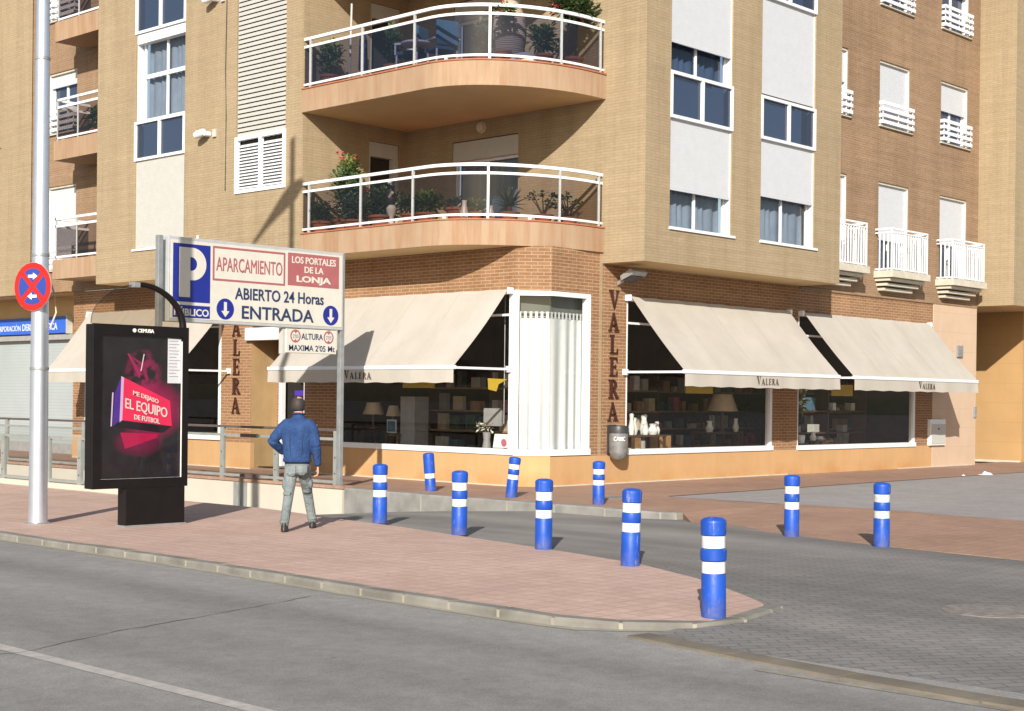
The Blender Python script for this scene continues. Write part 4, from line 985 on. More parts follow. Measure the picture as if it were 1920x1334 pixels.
# blue shop sign
r = thing('shop_fascia_sign', 'blue shop fascia sign above the grey roller shutter', 'shop sign', (22.25, 40, 3.4))
F = FX(22.25); mb = MB(F); mb.box(37.95, 46, .0, .16, 3.40, 3.87); mb.build('panel', M['shopblue'], r)
mb = MB(F); put_text(mb, text('CORPORACIÓN', .20, 1.55, .01), 41.25, 3.60, .165, mirror=True); mb.build('lettering', M['shopwhite'], r)
mb = MB(F); put_text(mb, text('DERMOESTÉTICA', .25, 1.95, .02), 39.40, 3.62, .165, mirror=True); mb.build('lettering', M['shopwhite'], r)
mb = MB(F); mb.box(37.90, 37.96, -.01, .17, 3.38, 3.89); mb.build('end_cap', M['alum'], r)

# ------------------------------------------------------------------ ramp wall and railings
mb = MB(); mb.box(18.15, 18.36, 21.38, 60, -3, -.005); o = mb.build('ramp_wall', None if False else M['creamwall']); tag(o, 'cream rendered retaining wall along the parking ramp', 'wall')
mb = MB(); mb.box(18.115, 18.15, 24.27, 24.46, -2, -.03); mb.box(18.105, 18.115, 24.345, 24.38, -2, -.03); mb.box(18.12, 18.15, 24.52, 24.69, -2, -.03)
o = mb.build('wall_post', M['steelgreen']); tag(o, 'dark grey steel channel fixed on the cream ramp wall', 'post')
mb = MB(); mb.box(18.12, 18.40, 21.36, 60, -.01, .045); tag(mb.build('wall_coping', M['red']), kind='structure')
def railing(x, ys, top, mid, bot, lab, y0, y1, posts_w=.055, dark=True):
    r = thing('railing', lab, 'railing', (x, y0, 0))
    if dark: mb = MB(); mb.box(x - .03, x + .03, y0, y1, top - .05, top); mb.build('handrail', M['railbrown'], r, bevel=.012)
    mb = MB(); mb.box(x - .02, x + .02, y0, y1, mid - .05, mid); mb.build('upper_rail', M['steelgreen'], r)
    mb = MB(); mb.box(x - .02, x + .02, y0, y1, bot - .02, bot + .03); mb.build('lower_rail', M['steelgreen'], r)
    for y in ys:
        mb = MB(); mb.box(x - .03, x + .03, y - posts_w, y + posts_w, .0, top - .03); p = mb.build('post', M['steelgreen'], r)
        b = MB()
        for z in (.25, .55): b.box(x - .036, x - .03, y - .012, y + .012, z, z + .024)
        b.build('bolts', M['bindark'], p)
    for a, b in zip(ys, ys[1:]):
        g = MB(); g.quad((x, a, bot + .03), (x, b, bot + .03), (x, b, mid - .05), (x, a, mid - .05)); g.build('glass_panel', M['railglass'], r)
    return r
YS = [21.62, 23.42, 25.17, 26.95, 28.7, 30.45, 32.2, 33.95, 35.7, 37.45]
rr = railing(18.20, YS, 1.10, .93, .10, 'grey railing with dark handrail on the cream ramp wall', 21.5, 39)
for z in (.87, .07): MB().box(18.165, 18.235, 24.05, 24.55, z, z + .07).build('splice_sleeve', M['railbrown'], rr)
railing(14.10, [23.70, 24.78, 26.42, 28.0, 29.6, 31.2, 33], .95, .93, .13, 'low grey railing on the pavement side of the ramp behind the lamp post', 22.4, 33, .06, dark=False)
mb = MB(); mb.box(14.0, 14.2, 21.7, 60, -1.9, .095); o = mb.build('ramp_curb', M['creamwall']); tag(o, 'low cream curb under the near railing of the ramp', 'curb')

# ------------------------------------------------------------------ parking sign
PS = thing('parking_sign', 'large cream and blue parking entrance sign on two grey posts', 'sign', (16.2, 21.5, 0))
F = FY(21.5)
for x, zb in ((14.22, -.02), (18.18, .04)): MB().box(x - .045, x + .045, 21.5 - .05, 21.5 + .05, zb, 4.36).build('post', M['galv'], PS, bevel=.01)
MB(F).box(14.36, 18.17, -.16, .07, 2.93, 4.36).build('cabinet', M['alum'], PS, bevel=.012)
fa = MB(F).box(14.40, 18.13, .07, .076, 2.985, 4.305).build('face', M['signwhite'], PS)
def sp(name, mb, mat): return mb.build(name, M[mat], PS)
sp('blue_panel', MB(F).box(14.44, 15.19, .076, .080, 3.27, 4.25), 'signblue')
sp('blue_strip', MB(F).box(14.44, 15.19, .076, .080, 3.005, 3.215), 'signblue')
mb = MB(F)                                            # the big P, built from a stem and a bowl
n = 20; cx, cz, ro, ri = 14.83, 3.915, .275, .115
mb.box(14.56, 14.78, .081, .085, 3.35, 4.19)
outp = [(14.78, 4.19)] + [(cx + ro * math.sin(t), cz + ro * math.cos(t)) for t in [math.pi * k / n for k in range(n + 1)]] + [(14.78, cz - ro)]
inp = [(14.78, cz + ri)] + [(14.80 + ri * math.sin(t), cz + ri * math.cos(t)) for t in [math.pi * k / n for k in range(n + 1)]] + [(14.78, cz - ri)]
for k in range(len(outp) - 1):
    a, b, c, d = outp[k], outp[k + 1], inp[k + 1], inp[k]; mb.face([mb.pt(p[0], .085, p[1]) for p in (a, b, c, d)])
sp('letter', mb, 'signwhite')
sp('lettering', (lambda m: (put_text(m, text('PÚBLICO', .155, .70, .02), 14.815, 3.112, .081), m)[1])(MB(F)), 'signwhite')
def frame(u0, u1, z0, z1, t, w):
    m = MB(F); m.box(u0, u1, w, w + .004, z0, z0 + t); m.box(u0, u1, w, w + .004, z1 - t, z1); m.box(u0, u0 + t, w, w + .004, z0 + t, z1 - t); m.box(u1 - t, u1, w, w + .004, z0 + t, z1 - t); return m
sp('red_border', frame(15.24, 16.80, 3.67, 4.26, .035, .076), 'signred')
def tx(s, cu, cz, h, wd, mat, bold=.0): sp('lettering', (lambda m: (put_text(m, text(s, h, wd, bold), cu, cz, .081), m)[1])(MB(F)), mat)
tx('APARCAMIENTO', 16.02, 3.962, .24, 1.42, 'signred', .0)
sp('red_panel', MB(F).box(16.86, 18.05, .076, .080, 3.69, 4.275), 'signred')
tx('LOS PORTALES', 17.46, 4.155, .125, 1.02, 'signwhite', .018); tx('DE LA', 17.46, 3.99, .115, .44, 'signwhite', .018); tx('LONJA', 17.46, 3.80, .15, .80, 'signwhite', .035)
tx('ABIERTO 24 Horas', 16.70, 3.475, .205, 1.98, 'signink', .012); tx('ENTRADA', 16.66, 3.155, .225, 1.60, 'signink', .012)
for cx in (15.51, 17.865):
    m = MB(F); m.prism([(cx + .182 * math.cos(t), 3.19 + .182 * math.sin(t)) for t in [2 * math.pi * k / 32 for k in range(32)]], 'w', .076, .080); o = sp('arrow_disc', m, 'signblue')
    m = MB(F); m.box(cx - .030, cx + .030, .0805, .084, 3.155, 3.31); m.prism([(cx - .085, 3.155), (cx + .085, 3.155), (cx, 3.05)], 'w', .0805, .084); sp('arrow', m, 'signwhite')
m = MB(F); m.tube([(14.98, .0, 4.36), (14.98, .0, 4.42)], .02, 8); sp('lug', m, 'porc')
HS = thing('height_sign', 'white maximum height sign hanging under the parking sign', 'sign', (17.45, 21.5, 2.48))
MB(F).box(16.86, 18.03, -.06, .05, 2.48, 2.915).build('panel', M['signwhite'], HS, bevel=.01)
MB(F).box(16.80, 16.86, -.08, .03, 2.46, 2.92).build('end_plate', M['cream'], HS)
for x in (17.0, 17.9): MB(F).box(x - .02, x + .02, -.02, .02, 2.91, 2.94).build('hanger', M['galv'], HS)
for cx in (17.07, 17.84):
    m = MB(F)
    for k in range(28):
        t0, t1 = 2 * math.pi * k / 28, 2 * math.pi * (k + 1) / 28
        m.face([m.pt(cx + r_ * math.cos(t) , .054, 2.785 + r_ * math.sin(t)) for r_, t in ((.118, t0), (.118, t1), (.092, t1), (.092, t0))])
    m.prism([(cx - .035, 2.875), (cx + .035, 2.875), (cx, 2.835)], 'w', .051, .056); m.prism([(cx - .035, 2.695), (cx + .035, 2.695), (cx, 2.735)], 'w', .051, .056)
    o = m.build('limit_ring', M['signred'], HS); m = MB(F); put_text(m, text("2'05", .07, .13, .01), cx, 2.785, .052); m.build('lettering', M['grey'], HS)
for s, cu, cz, h, wd in (('ALTURA', 17.455, 2.785, .11, .50), ("MAXIMA 2'05 Mt", 17.455, 2.575, .11, 1.06)):
    m = MB(F); put_text(m, text(s, h, wd, .006), cu, cz, .052); m.build('lettering', M['signink'], HS)

# ------------------------------------------------------------------ advertising panel
AD = thing('advertising_panel', 'tall black advertising panel with a pink poster on the pavement', 'advertisement', (11.1, 16.83, 0))
F = FY(16.72)
MB(F).box(10.60, 11.49, -.19, .0, -.01, .50).build('pedestal', M['black'], AD, bevel=.008)
MB(F).box(10.58, 11.51, -.20, .012, -.01, .022).build('foot_plate', M['galv'], AD)
mb = MB(F); mb.box(10.12, 11.53, -.20, -.05, .50, 2.58); mb.build('case', M['black'], AD, bevel=.012)
mb = MB(F)
for b in ((10.12, 11.53, .50, .62), (10.12, 11.53, 2.45, 2.585), (10.12, 10.225, .62, 2.45), (11.44, 11.53, .62, 2.45)): mb.box(b[0], b[1], -.05, .0, b[2], b[3])
mb.build('frame', M['black'], AD)
mb = MB(F); mb.box(10.24, 11.42, -.02, -.012, .615, .622); mb.box(11.425, 11.437, -.02, -.006, .62, 2.40); mb.build('frame_edge', M['porc'], AD)
def poster():
    b = NB('poster_print'); sep = b.n('ShaderNodeSeparateXYZ'); b.l(b.pos(), sep.inputs[0])
    x, z = sep.outputs[0], sep.outputs[2]
    def blob(cx, cz, sx, sz):
        a = b.math('POWER', b.math('DIVIDE', b.math('SUBTRACT', x, cx), sx), 2.0); c = b.math('POWER', b.math('DIVIDE', b.math('SUBTRACT', z, cz), sz), 2.0)
        return b.ramp(b.math('ADD', a, c), [(0, (1, 1, 1)), (1, (0, 0, 0))])
    n = b.noise(5, 5, .6)
    c = b.ramp(n, [(.3, (.008, .006, .007)), (.7, (.018, .014, .016))])
    c = b.mix(b.math('MULTIPLY', blob(11.0, 1.50, .52, .42), .75), c, (.38, .008, .09))
    c = b.mix(b.math('MULTIPLY', b.math('MULTIPLY', blob(10.86, 1.96, .30, .34), b.ramp(b.noise(7, 3), [(.45, (0, 0, 0)), (.58, (1, 1, 1))])), .8), c, (.30, .01, .09))
    c = b.mix(b.math('MULTIPLY', blob(10.80, 1.08, .40, .20), .55), c, (.22, .005, .06))
    b.bsdf(c, .35); return b.m
po = MB(F); po.quad((10.225, -.035, .62), (11.44, -.035, .62), (11.44, -.035, 2.45), (10.225, -.035, 2.45)); po = po.build('poster', poster(), AD)
def pp(name, pts, mat, w=-.033):
    m = MB(F); m.face([m.pt(x, w, z) for x, z in pts]); m.build(name, mat, po)
C = lambda n, c, r=.4: m_plain(n, c, r, var=.05)
pp('printed_shape', [(10.56, 1.92), (11.27, 1.62), (11.30, 1.29), (10.53, 1.37)], C('poster_red', (.62, .018, .075)))
pp('printed_shape', [(10.44, 1.70), (10.535, 1.92), (10.515, 1.36), (10.42, 1.29)], C('poster_indigo', (.06, .02, .22)))
pp('printed_shape', [(10.535, 1.93), (10.575, 1.91), (10.555, 1.37), (10.515, 1.34)], C('poster_lilac', (.52, .33, .50)), -.031)
pp('printed_shape', [(10.405, 1.72), (10.425, 1.72), (10.405, 1.29), (10.385, 1.29)], C('poster_lilac_b', (.52, .40, .55)), -.031)
pp('printed_shape', [(10.43, 1.285), (10.53, 1.365), (11.30, 1.285), (11.16, 1.20)], C('poster_black', (.012, .006, .008)))
pp('printed_shape', [(10.53, 1.21), (11.10, 1.19), (11.08, 1.14), (10.60, 1.00)], C('poster_crimson', (.34, .005, .05)))
pp('printed_shape', [(10.62, 2.22), (10.65, 2.22), (10.83, 1.97), (10.80, 1.90)], C('poster_wine', (.26, .012, .07)), -.031)
pp('printed_shape', [(10.86, 2.22), (10.875, 2.22), (10.83, 2.0), (10.815, 2.0)], C('poster_pale', (.62, .45, .46)), -.030)
pp('printed_shape', [(10.65, 2.20), (10.86, 2.10), (10.95, 1.88), (10.90, 1.86), (10.83, 2.06)], C('poster_wine_b', (.20, .01, .06)), -.0315)
pp('info_strip', [(11.225, 2.44), (11.43, 2.43), (11.43, 1.85), (11.225, 1.85)], C('poster_paper', (.62, .63, .65)), -.031)
m = MB(F)
for k in range(12): m.box(11.245, 11.245 + (.14 + .03 * math.sin(k * 2.3)), -.0305, -.030, 2.395 - k * .042, 2.405 - k * .042)
m.build('fine_print', M['grey'], po)
W_ = C('poster_lettering', (.66, .50, .47))
for s, cu, cz, h, wd, bo, sh in (('ME DEJASO', 10.90, 1.655, .075, .38, .012, -.30), ('EL EQUIPO', 10.91, 1.512, .155, .63, .012, -.20), ('DE FUTBOL', 10.92, 1.38, .065, .38, .015, -.16)):
    m = MB(F); put_text(m, text(s, h, wd, bo), cu, cz, -.026, shear=sh); m.build('lettering', W_, po)
m = MB(F); put_text(m, text('CEMUSA', .048, .24, .03), 10.87, 2.517, .004); m.prism([(10.70 + .026 * math.cos(t), 2.517 + .026 * math.sin(t)) for t in [2 * math.pi * k / 16 for k in range(16)]], 'w', .001, .006); m.build('lettering', M['porc'], AD)
g = MB(); n = 12; L1 = [(10.12, 2.585)] + [(10.12 + .0 + .70 * (1 - math.cos(t)), 2.59 + .52 * math.sin(t)) for t in [math.pi / 2 * k / n for k in range(1, n + 1)]]; L2 = [(11.50 - .68 * (1 - math.cos(t)), 2.59 + .52 * math.sin(t)) for t in [math.pi / 2 * k / n for k in range(n, -1, -1)]]
P_ = L1 + L2[1:]; g.face([g.pt(x, 16.80, z) for x, z in P_]); g.build('tinted_arch', m_glass('smoked_arch', (.62, .56, .48), .6), AD, recalc=False)
g = MB(F); g.quad((10.225, -.012, .62), (11.44, -.012, .62), (11.44, -.012, 2.45), (10.225, -.012, 2.45)); g.build('cover_glass', m_glass('poster_glass', (.97, .97, .97), .7), AD)
m = MB(); Y_ = 16.80
arc = [(11.49, Y_, 2.57)] + [(10.80 + .69 * math.cos(t), Y_, 2.57 + .55 * math.sin(t)) for t in [math.pi / 2 * k / 12 for k in range(1, 13)]] + [(10.74, Y_, 3.115)]
m.tube(arc, [.05 - .0015 * k for k in range(len(arc))], 10); m.build('lamp_arm', M['black'], AD, smooth=True)
m = MB(); m.box(10.70, 10.80, Y_ - .06, Y_ + .06, 3.07, 3.14); m.build('lamp_head', M['galv'], AD, bevel=.01)
m = MB(); m.tube([(10.12 + .70 * (1 - math.cos(t)), Y_, 2.59 + .52 * math.sin(t)) for t in [math.pi / 2 * k / 12 for k in range(0, 12)]], .005, 6); m.build('stay_rod', M['bindark'], AD, smooth=True)

# ------------------------------------------------------------------ lamp post and no-stopping sign
LP = thing('lamp_post', 'tall silver lamp post carrying the round no-stopping sign', 'lamp post', (10.06, 17.94, 0))
m = MB(); m.lathe([(.125, 0), (.120, .3), (.112, 2.6), (.105, 3.46), (.098, 5.0), (.090, 6.04), (.082, 7), (.066, 13.2)], (10.06, 17.94, 0), 28); m.build('pole', M['pole'], LP, smooth=True)
for z, rr_ in ((6.06, .097), (3.50, .112), (2.02, .120)):
    m = MB(); m.lathe([(rr_, -.02), (rr_ + .003, 0), (rr_, .02)], (10.06, 17.94, z), 28); m.build('collar', M['galv'], LP, smooth=True)
m = MB(); m.tube([(10.42, 17.94, 11.98), (10.1, 17.94, 12.04), (9.6, 17.94, 12.08), (9.0, 17.94, 12.10), (8.3, 17.94, 12.10)], [.13, .21, .17, .09, .05], 12); m.build('luminaire', M['galv'], LP, smooth=True)
m = MB(); m.tube([(10.13, 17.83, 3.2), (10.17, 17.78, 3.0), (10.19, 17.76, 2.75), (10.14, 17.82, 2.55)], .012, 6); m.build('cable_loop', M['linen'], LP, smooth=True)
m = MB(); m.lathe([(.17, 0), (.16, .012), (.125, .02)], (10.06, 17.94, 0), 24); m.build('base_collar', M['galv'], LP)
NS = thing('no_stopping_sign', 'round red and blue no-stopping sign with two white arrows', 'sign', (9.93, 17.90, 3.08), R(17.0))
D_ = lambda u, w, z: (-w, -u, z)           # local: faces -x, reading to -y
def disc(mb, r0, w0, w1, n=40): mb.prism([(r0 * math.cos(t), r0 * math.sin(t)) for t in [2 * math.pi * k / n for k in range(n)]], 'w', w0, w1)
m = MB(D_); disc(m, .315, -.012, .0); m.build('plate', M['alum'], NS, local=True)
m = MB(D_); disc(m, .312, .0, .004); m.build('red_face', M['red_sign'], NS, local=True)
ri, hb = .235, .036
for q in range(4):
    c = math.pi / 2 * q; pts = []
    a0 = math.pi / 4 - math.asin(hb / ri)
    for k in range(13): t = c - a0 + 2 * a0 * k / 12; pts.append((ri * math.cos(t), ri * math.sin(t)))
    k2 = hb * math.sqrt(2); pts.append((k2 * math.cos(c), k2 * math.sin(c)))
    m = MB(D_); m.prism(pts, 'w', .004, .006); m.build('blue_sector', M['blue_sign'], NS, local=True)
for sx, cz in ((1, .135), (-1, -.125)):
    m = MB(D_); m.prism([(sx * x, cz + z) for x, z in ((-.075, -.018), (.01, -.018), (.01, -.045), (.085, 0), (.01, .045), (.01, .018), (-.075, .018))], 'w', .006, .008); m.build('arrow', M['porc'], NS, local=True)
m = MB(D_); m.box(-.03, .03, -.10, -.012, -.05, .05); m.build('clamp', M['galv'], NS, local=True)

# ------------------------------------------------------------------ bollards
def bollard_proto(H, gap=(1, 1), bulge=.0, dirty=False, scuff=False):
    r = .098; e = thing('bollard', '', 'bollard')
    if gap == (1, 1): B = [(.44, .56), (.69, .815)]
    else: B = [(.33, .46)]
    prof = [(r * .99, 0), (r, .02), (r, .42 * H if gap == (1, 1) else .32 * H)]
    def seg(z0, z1): return [(r - .006, z0), (r + bulge, z0 + .012), (r + bulge, z1 - .012), (r - .006, z1)]
    prof = [(r * .98, 0)] + [(r, .015), (r, B[0][0] * H - .01), (r - .006, B[0][0] * H), (r - .006, B[0][1] * H)]
    if len(B) == 2: prof += seg(B[0][1] * H, B[1][0] * H) + [(r - .006, B[1][1] * H)]
    prof += [(r + .003, B[-1][1] * H + .010), (r + .005, H - .045), (r + .004, H - .030), (r - .004, H - .020), (r * .78, H - .008), (r * .4, H - .001), (r * .1, H)]
    m = MB(); m.lathe(prof, (0, 0, 0), 28); m.build('post', M['blue'], e, smooth=True, local=True)
    for a, b in B:
        m = MB(); m.lathe([(r - .008, a * H), (r - .004, a * H + .004), (r - .004, b * H - .004), (r - .008, b * H)], (0, 0, 0), 28); m.build('reflective_band', M['dband' if dirty else 'band'], e, smooth=True, local=True)
    return e
GB = 'blue and white bollards along the parking lane'
p1 = bollard_proto(.80); p2 = bollard_proto(.80, bulge=.008); p3 = bollard_proto(.78, dirty=True); p4 = bollard_proto(.70, (0, 1)); p5 = bollard_proto(.705)
for proto, items in ((p1, ((13.58, 15.21, 0, 0, 0, 'blue bollard with two white bands closest to the walking man'), (13.18, 13.28, 0, 0, 0, 'blue bollard in the near row, second from the walking man'), (12.66, 11.40, 0, 0, 0, 'blue bollard in the middle of the near row of five'), (12.08, 9.68, -.005, 0, 1.0, 'blue bollard in the near row, next to the scuffed one at the kerb corner'), (16.68, 10.70, lane_z(16.68, 10.7), 0, 0, 'blue bollard with clean white bands standing on the red apron'))),
                     (p2, ((9.83, 7.02, -.022, 0, -.8, 'largest blue bollard, scuffed, at the tip of the pavement corner'),)),
                     (p3, ((16.36, 9.22, lane_z(16.36, 9.22), 0, 0, 'blue bollard with grimy greyish bands, farthest right'),)),
                     (p4, ((18.96, 19.85, 0, 0, -4.5, 'leaning blue bollard with only one white band, by the plinth'),)),
                     (p5, ((18.77, 15.71, 0, 0, 0, 'blue bollard on the far kerb below the litter bin'), (18.86, 17.75, 0, 0, 5.5, 'blue bollard on the far kerb leaning right below the white curtain')))):
    for k, (x, y, z, ax, ay, lab) in enumerate(items):
        o = proto if k == 0 else copy_tree(proto)
        o.location = (x, y, z); o['label'] = lab; o['group'] = GB; o['category'] = 'bollard'
        # tilt in the plane facing the street
        o.rotation_euler = (R(ay) * .728, R(ay) * .685, random.uniform(0, 6) * 0)
# ------------------------------------------------------------------ small things on the ground
r = thing('manhole_cover', 'round cast iron manhole cover sunk in the dark lane pavers', 'manhole', (11.97, 5.70, lane_z(11.97, 5.7) - .004))
m = MB(); m.lathe([(.42, -.02), (.42, .006), (.37, .008)], (0, 0, 0), 36); m.build('rim', M['iron'], r, local=True)
m = MB(); m.lathe([(.355, -.02), (.355, .010), (.2, .010)], (0, 0, 0), 36); m.build('lid', M['iron'], r, local=True)
def litter(x, y, s, lab):
    random.seed(int(x * 10)); m = MB(); n = 7
    g = [[m.pt(x + (i / n - .5) * s, y + (j / n - .5) * s * .8, .01 + s * .28 * random.random() * math.sin(math.pi * i / n) * math.sin(math.pi * j / n) + .004) for i in range(n + 1)] for j in range(n + 1)]
    for j in range(n):
        for i in range(n): m.face((g[j][i], g[j][i + 1], g[j + 1][i + 1], g[j + 1][i]))
    o = m.build('crumpled_paper' if s > .2 else 'paper_scrap', M['paper']); tag(o, lab, 'litter')
litter(33.9, 16.35, .36, 'crumpled white paper lying on the grey pavers'); litter(33.05, 16.5, .10, 'tiny white scrap beside the crumpled paper')
r = thing('drain_cover', 'small dark drain cover in the red pavement near the far bollards', 'drain', (20.3, 16.6, .003))
m = MB(); m.box(-.32, .32, -.22, .22, -.01, .004); m.build('lid', M['iron'], r, local=True); m = MB(); m.box(-.36, .36, -.26, .26, -.02, .002); m.build('rim', M['galv'], r, local=True)
# ------------------------------------------------------------------ plants and things on the balconies
def pot(root, x, y, z, r, h, mat='terra', local=False):
    m = MB(); m.lathe([(r * .68, 0), (r * .95, h * .82), (r * 1.08, h * .83), (r * 1.08, h), (r * .92, h), (r * .88, h * .9)], (x, y, z), 18); return m.build('pot', M[mat], root, smooth=True)
def leaves(root, c, rad, n, mat, ln=.10, wd=.05, seed=1, name='foliage', up=.3, stems=5):
    random.seed(seed); m = MB(); c = Vector(c)
    for k in range(int(n * 1.5)):
        while True:
            p = Vector((random.uniform(-1, 1), random.uniform(-1, 1), random.uniform(-1, 1)))
            if .25 < p.length < 1: break
        ln0 = 1.25; d = Vector((p.x, p.y, p.z + up)) + Vector((random.uniform(-.6, .6), random.uniform(-.6, .6), random.uniform(-.4, .6)))
        q = c + Vector((p.x * rad[0], p.y * rad[1], p.z * rad[2])) * (.75 + .25 * math.sin(k * 1.7))
        m.leaf(q, d, ln * random.uniform(.7, 1.5), wd * random.uniform(.8, 1.5))
    o = m.build(name, M[mat], root, recalc=False)
    if stems:
        m = MB(); b = c - Vector((0, 0, rad[2] * 1.05))
        for k in range(stems):
            e = c + Vector((random.uniform(-.7, .7) * rad[0], random.uniform(-.7, .7) * rad[1], random.uniform(.1, .7) * rad[2]))
            m.tube([b, (b + e) * .5 + Vector((0, 0, .05)), e], [.012, .009, .005], 5)
        m.build('stem', M['dwood'], root)
    return o
def blossoms(root, c, rad, n, mat='petal', s=.05, seed=2):
    random.seed(seed); m = MB(); c = Vector(c)
    for k in range(n):
        q = c + Vector((random.uniform(-1, 1) * rad[0], random.uniform(-1, 1) * rad[1], random.uniform(-1, 1) * rad[2]))
        for j in range(7):
            d = Vector((random.uniform(-1, 1), random.uniform(-1, 1), random.uniform(-.4, 1))); m.leaf(q, d, s, s * .8, 0)
    m.build('blossom', M[mat], root, recalc=False)
def potted(lab, x, y, z, pr, ph, c, rad, n, mat='leaf', ln=.10, wd=.05, seed=1, bl=None, potmat='terra', group='potted plants on the curved balconies'):
    r = thing('potted_plant', lab, 'plant', (x, y, z), 0, group)
    if z < 6: rad = tuple(v * 1.22 for v in rad); n = int(n * 1.5); c = (c[0], c[1], c[2] * 1.15); pr *= 1.1; ph *= 1.1
    pot(r, x, y, z, pr, ph, potmat)
    leaves(r, (x + c[0], y + c[1], z + ph + c[2]), rad, n, mat, ln, wd, seed, stems=7)
    if bl: blossoms(r, (x + c[0], y + c[1], z + ph + c[2]), rad, bl[0], bl[1], bl[2], seed + 3)
    return r
Z1, Z2 = 5.135, 8.205
r = potted('bougainvillea climbing above the handrail at the left end of the lower balcony', 20.86, 24.62, Z1, .20, .30, (.10, .05, .62), (.34, .26, .40), 260, 'leaf', .12, .06, 4)
leaves(r, (21.15, 24.75, 6.52), (.26, .22, .40), 260, 'leaf2', .12, .07, 7, stems=3); blossoms(r, (21.12, 24.72, 6.50), (.30, .24, .42), 26, 'petal', .06, 5)
potted('olive green shrub in a clay pot at the far left of the lower balcony', 20.52, 24.95, Z1, .19, .26, (0, 0, .16), (.24, .22, .22), 160, 'leaf', .09, .05, 9)
potted('dark bushy plant in a clay trough left of the second railing post', 20.58, 23.95, Z1, .24, .22, (0, 0, .22), (.30, .34, .26), 300, 'leaf3', .10, .05, 12, (5, 'wpetal', .03))
potted('large round dark green shrub on the lower balcony', 20.62, 23.1, Z1, .26, .25, (0, 0, .22), (.32, .46, .30), 420, 'leaf', .09, .045, 14)
potted('small flowering plant right of the black and white ornament', 20.55, 22.2, Z1, .17, .22, (0, 0, .17), (.22, .26, .16), 170, 'leaf', .09, .05, 17, (7, 'wpetal', .04))
potted('bright light green plant in a long clay pot', 20.56, 21.72, Z1, .22, .20, (0, 0, .18), (.22, .30, .22), 200, 'leaf2', .12, .06, 19)
potted('flat dark succulent in a wide clay pot at the bend of the balcony', 20.74, 21.02, Z1, .24, .26, (0, 0, .07), (.30, .30, .10), 240, 'leaf3', .07, .04, 21)
potted('little pale plant in a small clay pot', 20.86, 20.66, Z1, .12, .18, (0, 0, .10), (.14, .14, .12), 90, 'leaf2', .08, .03, 23, (5, 'wpetal', .04))
r = thing('potted_plant', 'agave with long pointed blades in a clay pot', 'plant', (21.35, 20.22, Z1), 0, 'potted plants on the curved balconies'); pot(r, 21.35, 20.22, Z1, .19, .20)
random.seed(3); m = MB(); c0 = Vector((21.35, 20.22, Z1 + .32))
for k in range(34):
    a = k * 2.4; el = .15 + 1.25 * (k / 34); d = Vector((math.cos(a) * math.cos(el), math.sin(a) * math.cos(el), math.sin(el))); L_ = .52 * random.uniform(.8, 1.1)
    s = d.cross(Vector((0, 0, 1))).normalized(); pr_ = None
    for j in range(5):
        t = j / 4; p = c0 + d * L_ * t - Vector((0, 0, .10 * t * t)); wv = .045 * (1 - t) ** .6 + .002
        cur = (m.pt(*(p + s * wv)), m.pt(*(p - s * wv)))
        if pr_: m.face((pr_[0], pr_[1], cur[1], cur[0]))
        pr_ = cur
m.build('blades', M['leaf3'], r, recalc=False)
m = MB(); m.tube([(21.35, 20.22, Z1 + .15), c0], [.06, .05], 8); m.build('trunk', M['dwood'], r)
for lab, x, y, sd in (('jade plant with thick arching branches in a clay pot', 21.98, 19.90, 31), ('low leafy plant on the lower balcony next to the tan wall', 22.62, 19.80, 33)):
    r = thing('potted_plant', lab, 'plant', (x, y, Z1), 0, 'potted plants on the curved balconies'); pot(r, x, y, Z1, .19, .19)
    random.seed(sd); m = MB(); s = MB()
    for k in range(7):
        a = random.uniform(0, 6.28); e = Vector((x + .28 * math.cos(a), y + .2 * math.sin(a), Z1 + random.uniform(.34, .62)))
        m.tube([(x, y, Z1 + .16), ((x + e.x) / 2, (y + e.y) / 2, Z1 + .36), e], [.02, .015, .008], 5)
        for j in range(22): s.leaf(e + Vector((random.uniform(-.10, .10), random.uniform(-.10, .10), random.uniform(-.05, .06))), (random.uniform(-1, 1), random.uniform(-1, 1), random.uniform(-.2, 1)), .08, .055, .1)
    m.build('branch', M['dwood'], r); s.build('foliage', M['leaf'], r, recalc=False)
r = thing('garden_ornament', 'black and white ornament on a white stand behind the lower balcony glass', 'ornament', (20.42, 22.62, Z1))
m = MB(); m.lathe([(.10, 0), (.10, .05), (.05, .10), (.045, .2), (.10, .30), (.11, .38), (.06, .44)], (20.42, 22.62, Z1), 16); m.build('stand', M['porc'], r, smooth=True)
m = MB(); m.lathe([(.05, .44), (.10, .50), (.115, .60), (.08, .72), (.06, .76), (.075, .82), (.05, .90)], (20.44, 22.66, Z1), 16); m.build('body', M['bindark'], r, smooth=True)
m = MB(); m.lathe([(.02, .86), (.05, .89), (.05, .94), (.02, .97)], (20.42, 22.68, Z1), 12); m.tube([(20.36, 22.62, Z1 + .60), (20.33, 22.50, Z1 + .68)], .03, 8); m.build('head_and_wing', M['porc'], r, smooth=True)
def jug(x, y, h, lab):
    r = thing('jug', lab, 'jug', (x, y, Z1), 0, 'white jugs on the lower balcony'); m = MB(); m.lathe([(.07, 0), (.09, .08 * h / .3), (.085, .4 * h), (.045, .8 * h), (.05, h), (.04, h)], (x, y, Z1), 16); m.build('body', M['porc'], r, smooth=True)
    m = MB(); m.tube([(x - .05, y + .04, Z1 + .85 * h), (x - .10, y + .08, Z1 + .7 * h), (x - .06, y + .05, Z1 + .45 * h)], .012, 6); m.build('handle', M['porc'], r, smooth=True)
jug(20.60, 20.72, .40, 'white jug between the wide succulent pot and the small pale plant'); jug(20.92, 20.32, .30, 'white jug left of the agave pot')
